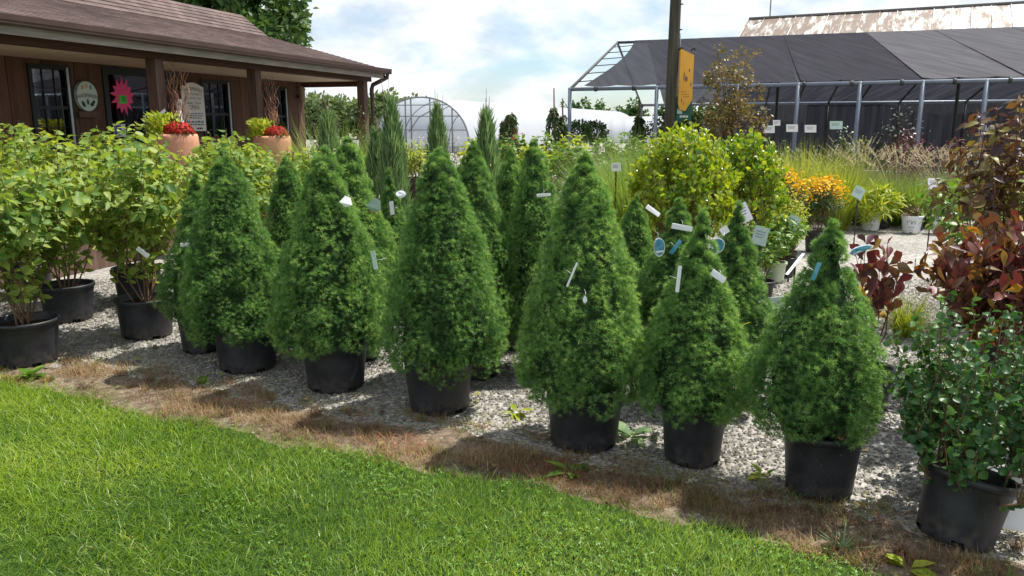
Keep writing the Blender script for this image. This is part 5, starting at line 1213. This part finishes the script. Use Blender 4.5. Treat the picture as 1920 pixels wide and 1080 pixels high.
# ------------------------------------------------------------------ middle distance plants
def mid(label, loc, H, Rr, leaf, mat, L, nst, per, seed, shape='mound', potspec=None, group=None, flowers=None, name='garden_plant', cat='plant', z0=None, W=1.0, up=.45, nobj=0):
    z = (potspec[1]-.04 if potspec else 0.02) if z0 is None else z0
    return shrub(name, label, cat, (loc[0], loc[1], .004), H, Rr, leaf, mat, L, nst, per, shape, z, nobj, W, seed, potspec, 'twig', .005, group, up=up, start=.25, flowers=flowers)
GH = 'leafy hydrangeas in the far nursery rows'
hp = [(-.55,12.6,1.42), (.02,13.4,1.50), (.52,13.2,1.52), (1.02,13.6,1.50), (1.5,13.0,1.46), (1.95,13.5,1.50), (.3,11.9,1.38), (.85,11.7,1.36), (1.35,11.6,1.38), (2.5,13.9,1.45)]
hl = ['leafy green shrub behind the bare tipped juniper', 'leafy green shrub under the red flower in the far row', 'leafy green shrub next to the weeping tree in the far row', 'leafy green shrub left of the first shade house post', 'leafy green shrub at the first shade house post', 'leafy green shrub just left of the fine grasses', 'lower leafy shrub above the round topped spruce', 'lower leafy shrub above the leaning spruce', 'lower leafy shrub behind the tallest spruce top', 'leafy green shrub behind the wooden pole']
for i, ((x, y, h), lab) in enumerate(zip(hp, hl)): mid(lab, (x, y), h, (.46 if i < 6 else .40), 'broad', 'green' if i % 3 else 'lime', .095, 80, 16, 150+i, 'mound', (.16,.26), GH, name='hydrangea', cat='shrub')
mid('bright red flower head above the far green row', (.03,14.1), 1.55, .12, 'diamond', 'green', .06, 8, 8, 165, 'vase', (.12,.22), flowers=('redmum', .035, 40))
GV = 'pale variegated perennials behind the spruces'
for i, (x, y, h, lab) in enumerate([(-1.62,7.6,.42,'variegated perennial under the orange mum'), (-1.25,7.9,.48,'variegated perennial behind the smallest spruce'), (-.78,7.3,.46,'variegated perennial beside the smallest spruce tags'), (-.62,8.0,.55,'variegated perennial left of the third spruce top'), (-.12,7.6,.55,'variegated perennial in the gap beside the round topped spruce'), (-.3,7.0,.5,'variegated perennial low in the gap between spruces'), (.45,8.6,.62,'variegated perennial above the leaning spruce'), (.1,8.9,.65,'variegated perennial under the bare tipped juniper')]):
    mid(lab, (x, y), h, .30, 'broad', 'varieg', .075, 26, 12, 170+i, 'mound', (.13,.2), GV, name='variegated_plant')
mid('grey lilac catmint in the far middle row', (.62,10.6), .95, .3, 'lance', 'greylilac', .05, 40, 14, 180, 'mound', (.13,.22), flowers=('lilac', .02, 60))
mid('grey lilac catmint near the golden flower', (1.0,10.3), .92, .32, 'lance', 'greylilac', .05, 40, 14, 181, 'mound', (.13,.22), flowers=('lilac', .02, 60))
mid('yellow flowered plant under the white card by the fine grass', (1.35,7.9), .78, .25, 'broad', 'lime', .06, 26, 12, 182, 'mound', (.14,.22), flowers=('yellowflower', .03, 110))
mid('low lime shrub between the glossy shrub and the spruces', (.98,7.0), .66, .34, 'broad', 'lime', .07, 26, 12, 183, 'mound', (.14,.22))
mid('chartreuse shrub in a tall dark pot near the junipers', (-1.17,9.5), 1.42, .28, 'lance', 'lime', .07, 44, 13, 184, 'mound', (.15,.98,'darkpot',.62,False), name='potted_shrub', cat='shrub')
mid('dark rounded rose shrub behind the grasses at the shop end', (-2.55,14.5), 1.95, .8, 'diamond', 'dkgreen', .07, 70, 16, 185, 'mound', name='rose_shrub', cat='shrub')
mid('dark rounded rose shrub behind the corner porch post', (-3.9,17.2), 2.05, .8, 'diamond', 'dkgreen', .08, 70, 16, 186, 'mound', name='rose_shrub', cat='shrub')
mid('green shrub seen right of the corner porch post', (-2.35,15.5), 1.55, .55, 'broad', 'green', .07, 46, 12, 187, 'mound', name='green_shrub', cat='shrub')
for i, (x, y, lab) in enumerate([(-2.2,19.5,'flowering plant row end seen under the greenhouse arch'), (-1.5,19.7,'flowering plant in the middle under the greenhouse arch'), (-.9,19.6,'flowering plant nearest the narrow juniper under the arch'), (-2.9,19.4,'flowering plant under the left foot of the arch')]):
    mid(lab, (x, y), 1.36, .42, 'diamond', 'dkgreen', .07, 36, 10, 190+i, 'mound', None, 'bench plants under the greenhouse arch', ('whiteflower', .03, 26), name='bench_plant')
def flowerpot(label, loc, r_, mat, seed, h=.24):
    e = empty('potted_mum', (*loc, .004), 0, label, 'mum'); pot(e, .13, h); mumdome(e, h, r_, 300, mat, .035, seed)
    return e
flowerpot('round orange mum at the foot of the corner porch post', (-1.5,8.35), .19, 'orangemum', 201, .62)
flowerpot('small orange mum behind the third front row spruce', (-.95,8.75), .15, 'orangemum', 202, .55)
e = empty('stoneware_pot', (-2.2,12.0,0), 0, 'wide rimmed blue grey pot behind the corner porch post', 'pot'); Geo().lathe([(.001,0),(.13,0),(.16,.4),(.22,.78),(.30,.82),(.30,.86),(.25,.86),(.2,.75),(.001,.7)], 28).build('vessel', M['greypot'], e)
# yellow daisies, white pots on the path
mid('yellow daisies in a black pot on the gravel path', (3.92,10.05), .90, .36, 'lance', 'dkgreen', .07, 70, 12, 210, 'vase', (.15,.26), 'yellow daisies', ('yellowflower', .034, 560), name='yellow_daisy', cat='daisy', up=.7)
mid('yellow daisies in the second pot, beside the glossy shrub', (3.60,10.75), .98, .38, 'lance', 'dkgreen', .07, 70, 12, 211, 'vase', (.15,.26), 'yellow daisies', ('yellowflower', .034, 520), name='yellow_daisy', cat='daisy', up=.7)
def pw(e, r_, h, taper, facing):
    rb = r_*taper
    def warp(x, z):
        rr_ = rb+(r_-rb)*(z/h)+.0025; a = facing+x/rr_; return (math.cos(a)*rr_, math.sin(a)*rr_, z)
    text_part('lettering', 'P W', .105, 'greyink', e, lambda x, y: warp(x*.85, .165+y*1.1), .8)
    text_part('lettering', 'S', .07, 'greyink', e, lambda x, y: warp(x*1.2, .175+y*1.1))
    for z, w_ in ((.10, .10), (.085, .08), (.05, .06)):
        V = [warp(-w_/2+w_*i/8, z+q) for q in (0, .006) for i in range(9)]; Geo().add(V, [(i, i+1, 10+i, 9+i) for i in range(8)]).build('small_print', M['greyink'], e)
def face(loc): return math.atan2(-loc[1], -loc[0])
wp = [((5.54,12.12), 'golden thread cypress spreading over a white lettered pot', .68, .48, 'spray', 'lime', .16, 60, 18, 'mound'), ((6.02,11.82), 'low mixed dark plant in a white lettered pot in the middle of three', .42, .20, 'diamond', 'bronzegreen', .05, 26, 12, 'mound'), ((6.45,11.75), 'small green plant in the white lettered pot nearest the purple shrub', .5, .22, 'lance', 'green', .07, 24, 10, 'mound')]
for i, (p, lab, H, Rr, lf, mt, L, ns, pr, shp) in enumerate(wp):
    e = mid(lab, p, H, Rr, lf, mt, L, ns, pr, 220+i, shp, (.148,.265,'whitepot',.80,True), 'plants in white lettered pots', name='white_potted_plant'); pw(e, .148, .265, .80, face(p))
for i, (x, y, lab) in enumerate([(5.85,12.45,'black pot of grass right behind the gap between the first two white pots'), (6.3,12.3,'black pot of grass behind the gap between the last two white pots')]):
    grass_clump('potted_grass', lab, (x, y, .004), 420, .75, 'grassblade', .007, 226+i, .08, .6, .9, 0, 'black pots of grass behind the white pots', (.15,.26))
# spirea and willow leaved plants beside the path
mid('lime spirea with pink flower heads beside the yellow daisies', (3.18,9.15), .86, .30, 'lance', 'lime', .05, 54, 16, 230, 'vase', (.12,.24), flowers=('pinkflower', .018, 30), name='spirea', cat='spirea')
mid('willow leaved pale green plant in a pale green pot', (2.74,8.05), .74, .22, 'lance', 'green', .09, 30, 16, 231, 'vase', (.10,.21,'greenpot',.82), name='potted_perennial', cat='perennial')
mid('willow leaved plant in a small black pot behind the pale green pot', (2.95,8.35), .70, .20, 'lance', 'green', .08, 26, 14, 232, 'vase', (.10,.21), name='potted_perennial', cat='perennial')
mid('narrow leaved plant in the third small pot beside the path', (3.10,8.75), .62, .2, 'lance', 'lime', .07, 26, 14, 233, 'vase', (.10,.21), name='potted_perennial', cat='perennial')
mid('willow leaved green plant behind the blue tagged spruces', (2.25,7.0), .78, .28, 'lance', 'green', .08, 34, 14, 234, 'vase', (.12,.22), name='potted_perennial', cat='perennial')
e = empty('square_planter', (2.02,5.75,.004), .35, 'pale grey green square planter behind the last spruce', 'planter')
g = Geo(); q0, q1, h = .13, .16, .30
V = [(x*q0, y*q0, 0) for x, y in ((-1,-1),(1,-1),(1,1),(-1,1))]+[(x*q1, y*q1, h) for x, y in ((-1,-1),(1,-1),(1,1),(-1,1))]+[(x*(q1-.012), y*(q1-.012), h) for x, y in ((-1,-1),(1,-1),(1,1),(-1,1))]+[(x*(q0-.005), y*(q0-.005), .08) for x, y in ((-1,-1),(1,-1),(1,1),(-1,1))]
F = [(3,2,1,0)]+[(i, (i+1) % 4, 4+(i+1) % 4, 4+i) for i in range(4)]+[(4+i, 4+(i+1) % 4, 8+(i+1) % 4, 8+i) for i in range(4)]+[(8+i, 8+(i+1) % 4, 12+(i+1) % 4, 12+i) for i in range(4)]+[(12,13,14,15)]
g.add(V, F).build('box', solid('grey_green_plastic', (.33, .38, .34), .5, .4, var=.08), e)
# in front of the shade house
mid('wine purple mounded shrub before the shade house', (6.95,14.0), 1.56, .62, 'diamond', 'purple', .06, 100, 18, 240, 'mound', name='purple_shrub', cat='shrub')
mid('second wine purple shrub, nearer the picture edge', (7.7,13.9), 1.46, .5, 'diamond', 'purple', .06, 70, 16, 241, 'mound', name='purple_shrub', cat='shrub')
mid('white flowered hydrangea inside the shade house', (7.55,15.6), 1.85, .48, 'broad', 'dkgreen', .08, 36, 12, 242, 'vase', flowers=('whiteflower', .05, 70), name='white_hydrangea', cat='shrub')
mid('small lime shrub between the pale curtain and the purple shrub', (6.35,14.6), 1.48, .26, 'diamond', 'lime', .06, 36, 12, 243, 'mound', (.14,.24))
mid('upright dark leaved plant with pale blooms before the grey curtain', (5.65,13.6), 1.60, .22, 'obovate', 'dkgreen', .09, 20, 12, 244, 'vase', (.14,.24), flowers=('whiteflower', .03, 12))
for i, (x, y, h, lab) in enumerate([(3.7,14.6,1.45,'dark bench plant next to the bronze tree'), (4.3,14.8,1.42,'dark bench plant under the first white bench card'), (4.9,14.7,1.40,'dark bench plant under the middle white bench card'), (5.35,14.6,1.36,'dark bench plant under the last white bench card'), (8.5,14.6,1.5,'dark green shrub behind the bronze leaves at the edge')]):
    mid(lab, (x, y), h, .42, 'broad', 'dkgreen' if i != 2 else 'green', .07, 44, 12, 250+i, 'mound', None, 'dark plants along the shade house eave', name='bench_plant')
mid('reddish brown shrub behind the purple bronze leaves', (8.3,12.6), 1.28, .5, 'diamond', 'bronzegreen', .07, 60, 14, 256, 'mound')
mid('lime and grey perennial on the far side of the path', (7.4,11.2), .95, .45, 'broad', 'lime', .06, 50, 14, 257, 'mound')
mid('low green perennial on the far side of the path', (6.9,10.6), .7, .4, 'broad', 'green', .06, 46, 14, 258, 'mound')
# small trained trees far back
def lollipop(label, loc, H, Rr, seed, name='standard_tree'):
    r = np.random.default_rng(seed); e = empty(name, (*loc, 0), 0, label, 'small tree'); Geo().tube([(0,0,0),(0,0,H*.85)], [.03, .02], 6).build('trunk', M['bark'], e)
    n = 900; D = unit(r.normal(0, 1, (n, 3))); g = Geo(); add_leaves(g, 'diamond', D*Rr*r.uniform(.6, 1.08, (n, 1))*np.array((1, 1, .9))+np.array((0, 0, H-Rr*.9)), D+r.normal(0, .6, (n, 3)), r.normal(0, 1, (n, 3)), .085, r.random(n)); g.build('crown', M['dkgreen'], e, kind='stuff')
lollipop('dark ball topped small tree left of the pair under the shade house end', (1.50,18.3), 1.68, .28, 261); lollipop('dark ball topped small tree right of the pair under the shade house end', (1.98,19.2), 1.66, .28, 262)
def weeping(label, loc, H, Rr, seed, bare=.3):
    r = np.random.default_rng(seed); e = empty('weeping_tree', (*loc, 0), 0, label, 'small tree'); g = Geo().tube([(0,0,0),(.02,0,H*.6),(0,0,H)], [.03,.025,.015], 6); gl = Geo()
    for i in range(22):
        a = r.uniform(0, 6.28); z1 = H-bare*H*.6-r.random()*.3; t = np.linspace(0, 1, 8); q = Rr*r.uniform(.5, 1.1)
        pts = np.stack([np.cos(a)*q*np.sqrt(t), np.sin(a)*q*np.sqrt(t), z1+.12*np.sin(t*3.1)-t*t*r.uniform(.5, .95)], -1); g.tube(pts, .006, 4, cap=False)
        m = 40; u = r.random(m); k = np.minimum((u*7).astype(int), 6); P = pts[k]+(pts[k+1]-pts[k])*((u*7-k)[:, None]); add_leaves(gl, 'lance', P, np.stack([r.normal(0,.5,m), r.normal(0,.5,m), np.full(m,-1.)], -1), r.normal(0,1,(m,3)), .10, r.random(m))
    g.build('trunk', M['bark'], e); gl.build('crown', M['dkgreen'], e, kind='stuff')
weeping('dark weeping tree with bare leader against the greenhouse', (.93,18.0), 2.40, .20, 271); weeping('second weeping tree with shorter leader, touching the first', (1.13,18.1), 2.18, .2, 272)
weeping('low dark weeping tree above the red flower', (.0,18.0), 1.88, .24, 273, .05); weeping('small drooping tree left of the red flower', (-.18,18.4), 1.72, .16, 274, .05)
weeping('weeping tree with tall stake inside the shade house end', (2.95,18.8), 2.22, .22, 275); tree('broadleaf_tree', 'round dark tree just inside the shade house end', (4.3,22.5,0), 2.15, .6, 'oldgreen', .09, 34, 40, 276, .04, .35)

# ------------------------------------------------------------------ plant tags and cards
def ptag(label, loc, w_, h_, rot, mat='tagwhite', shape='strip', prints=True):
    """a hanging card: rot = (turn about view axis, yaw, pitch)"""
    e = empty('plant_tag', loc, 0, label, 'tag'); e.rotation_euler = (R(rot[2]), R(rot[0]), R(rot[1]))
    if shape == 'strip':
        P = [(-w_/2, -h_/2*.8), (-w_*.46, -h_/2), (w_*.46, -h_/2), (w_/2, -h_/2*.8), (w_/2, h_/2*.8), (w_*.46, h_/2), (-w_*.46, h_/2), (-w_/2, h_/2*.8)]
    elif shape == 'oval': P = [(math.cos(a)*w_/2, math.sin(a)*h_/2*(1.0 if math.sin(a) < 0 else .85)) for a in np.linspace(0, 2*np.pi, 20, endpoint=False)]
    else: P = [(-w_*.25, h_/2), (-w_/2, -h_*.3), (w_*.1, -h_/2), (w_/2, -h_*.1), (w_*.2, h_/2)]
    n = len(P); bend = lambda x: .10*x*x/w_*4
    V = [(x, y_-bend(x), z) for y_ in (-.0008, .0008) for x, z in P]
    Geo().add(V, (np.array([list(range(n))]), np.array([list(range(2*n-1, n-1, -1))]), np.array([(i, n+i, n+(i+1) % n, (i+1) % n) for i in range(n)]))).build('card', M['tagwhite' if (shape == 'oval' and mat == 'tagblue') else mat], e)
    if shape == 'oval' and mat == 'tagblue': Geo().add([(x*.86, -.0045-bend(x*.86), z*.86+h_*.02) for x, z in P], np.array([list(range(n))])).build('picture', M['tagblue'], e)
    if prints and shape == 'strip':
        for k in (-.18, .12): Geo().add([(x, -.0016-bend(x), z) for z in (h_*k, h_*(k+.10)) for x in np.linspace(-w_*.36, w_*.2, 5)], [(i, i+1, 6+i, 5+i) for i in range(4)]).build('print', M['greyink'], e)
    if shape == 'oval': Geo().add([(x, -.0060-bend(x), z) for z in (-h_*.28, -h_*.18) for x in np.linspace(-w_*.34, w_*.34, 5)], [(i, i+1, 6+i, 5+i) for i in range(4)]).build('print', M['tagwhite'], e)
    if shape != 'stake': Geo().tube([(0, .0, h_*.45), (.004, .015, h_*.5+.015), (0, .05, h_*.5+.02)], .0008, 4).build('tie', M['tagwhite'], e)
ptag('folded white tag on the second front row spruce', (-.945,4.50,1.17), .075, .06, (25, 20, -10), 'tagwhite', 'fold')
ptag('greyish tag on the tall spruce behind the second one', (-.89,5.10,1.09), .10, .09, (30, 10, 10), 'taggreen', 'fold')
ptag('round white tag on the small pointed spruce', (-.90,6.42,1.05), .085, .065, (0, 0, -20), 'tagwhite', 'oval')
ptag('upright white tag on the small pointed spruce', (-.975,6.40,.94), .11, .034, (85, 0, 0))
ptag('flat white tag on the shaded spruce beside the dogwoods', (-2.19,5.26,.81), .085, .024, (0, 10, 0))
ptag('pale tag hanging on the left flank of the third spruce', (-.725,4.12,.90), .10, .03, (80, -30, 0), 'taggreen')
ptag('long pale tag on the leaning dark spruce', (.19,4.72,1.19), .085, .018, (-4, 0, 0))
ptag('thin white tie hanging down the tallest spruce', (.275,3.55,.93), .12, .010, (-68, 0, 0), 'tagwhite', 'strip', False)
ptag('tiny white ring on the side of the tallest spruce', (.335,3.53,.815), .020, .035, (0, 0, 0), 'tagwhite', 'oval')
ptag('curled white tag at the top of the shaded narrow spruce', (.865,4.85,1.08), .10, .030, (35, 0, -20))
ptag('wide white strip above the pointed leader of the fifth spruce', (.93,4.30,1.05), .115, .030, (10, 0, 0))
ptag('oval blue tag on the shaded spruce behind the fifth one', (.795,4.22,.955), .065, .115, (-6, 10, 0), 'tagblue', 'oval')
ptag('slanted narrow blue strip beside the oval blue tag', (.885,4.22,.955), .09, .022, (-55, 0, 0), 'tagblue', 'strip', False)
ptag('upright white label on the shadow side of the fifth spruce', (.745,3.47,.925), .12, .017, (-86, 0, 0), 'tagwhite', 'strip', False)
ptag('slanted white label on the sunny side of the fifth spruce', (.93,3.50,.93), .075, .030, (35, 0, -10))
ptag('large blue tag with white edge on the spruce behind the gap', (1.105,4.20,.965), .075, .10, (28, -10, 10), 'tagblue', 'oval')
ptag('small white square tag above the large blue tag', (1.15,4.24,1.04), .045, .040, (-32, 0, 0))
ptag('pale blue oval tag at the top of the last spruce', (1.40,3.14,1.11), .095, .036, (-18, 0, 20), 'tagblue', 'oval')
ptag('narrow blue strip on the shadow side of the last spruce', (1.23,3.14,1.02), .075, .018, (-72, 0, 0), 'tagblue', 'strip', False)
ptag('white tag low on the dogwood beside the spruces', (-2.66,5.62,.70), .10, .035, (40, 0, 0))
def card(label, loc, w_, h_, mat='signwhite', tilt=0, yaw=0):
    e = empty('label_stake', (loc[0], loc[1], .004), R(yaw), label, 'label'); z = loc[2]
    Geo().box((-.008, .004, 0), (.008, .010, z-h_*.2)).build('stake', M['iron'], e)
    o = Geo().box((-w_/2, -.003, -h_/2), (w_/2, .003, h_/2)).build('card', M[mat], e); o.location = (0, 0, z); o.rotation_euler = (R(-12), R(tilt), 0)
    for k in (.2, .05, -.1): p_ = Geo().box((-w_*.36, -.0045, h_*k), (w_*(.2+k*.4), -.0035, h_*(k+.05))).build('print', M['greyink'], o)
card('white bench card nearest the bronze tree', (4.46,13.95,1.52), .20, .13); card('white bench card second from the bronze tree', (4.86,13.95,1.54), .20, .13); card('white bench card third from the bronze tree', (5.18,13.95,1.53), .20, .13); card('pale green bench card beside the tall pipe post', (5.62,13.95,1.59), .22, .14, 'taggreen'); card('small white card raised above the other bench cards', (4.70,14.3,1.63), .13, .10)
card('white stake card below the fine grass', (1.10,8.4,1.16), .10, .09); card('blue white stake card beside the plumed grasses', (5.33,10.0,.87), .17, .14, 'tagwhite'); card('white slanted stake card with blue picture beside the glossy shrub', (1.80,6.1,.93), .085, .15, 'tagwhite', -25)
card('pale green stake card before the lime spirea', (2.86,8.0,.62), .14, .15, 'taggreen', 25); card('pale green stake card in the yellow daisies', (4.25,9.7,.78), .14, .14, 'taggreen', 30); card('pale stake card leaning by the willow leaved plant', (2.0,6.3,.72), .12, .15, 'taggreen', 15)
card('white card cut by the picture edge beside the tilted pot', (2.045,2.90,.16), .16, .30, 'tagwhite', 0, -20)
e = empty('label_stake', (1.66,4.55,.0), R(40), 'long white stake lying across between spruce and small pots', 'label'); o = Geo().box((-.10, -.010, 0), (.10, .010, .003)).build('strip', M['tagwhite'], e); o.location = (0, 0, .80); o.rotation_euler = (0, R(-32), 0); Geo().box((-.004, -.004, 0), (.004, .004, .80)).build('stake', M['iron'], e)
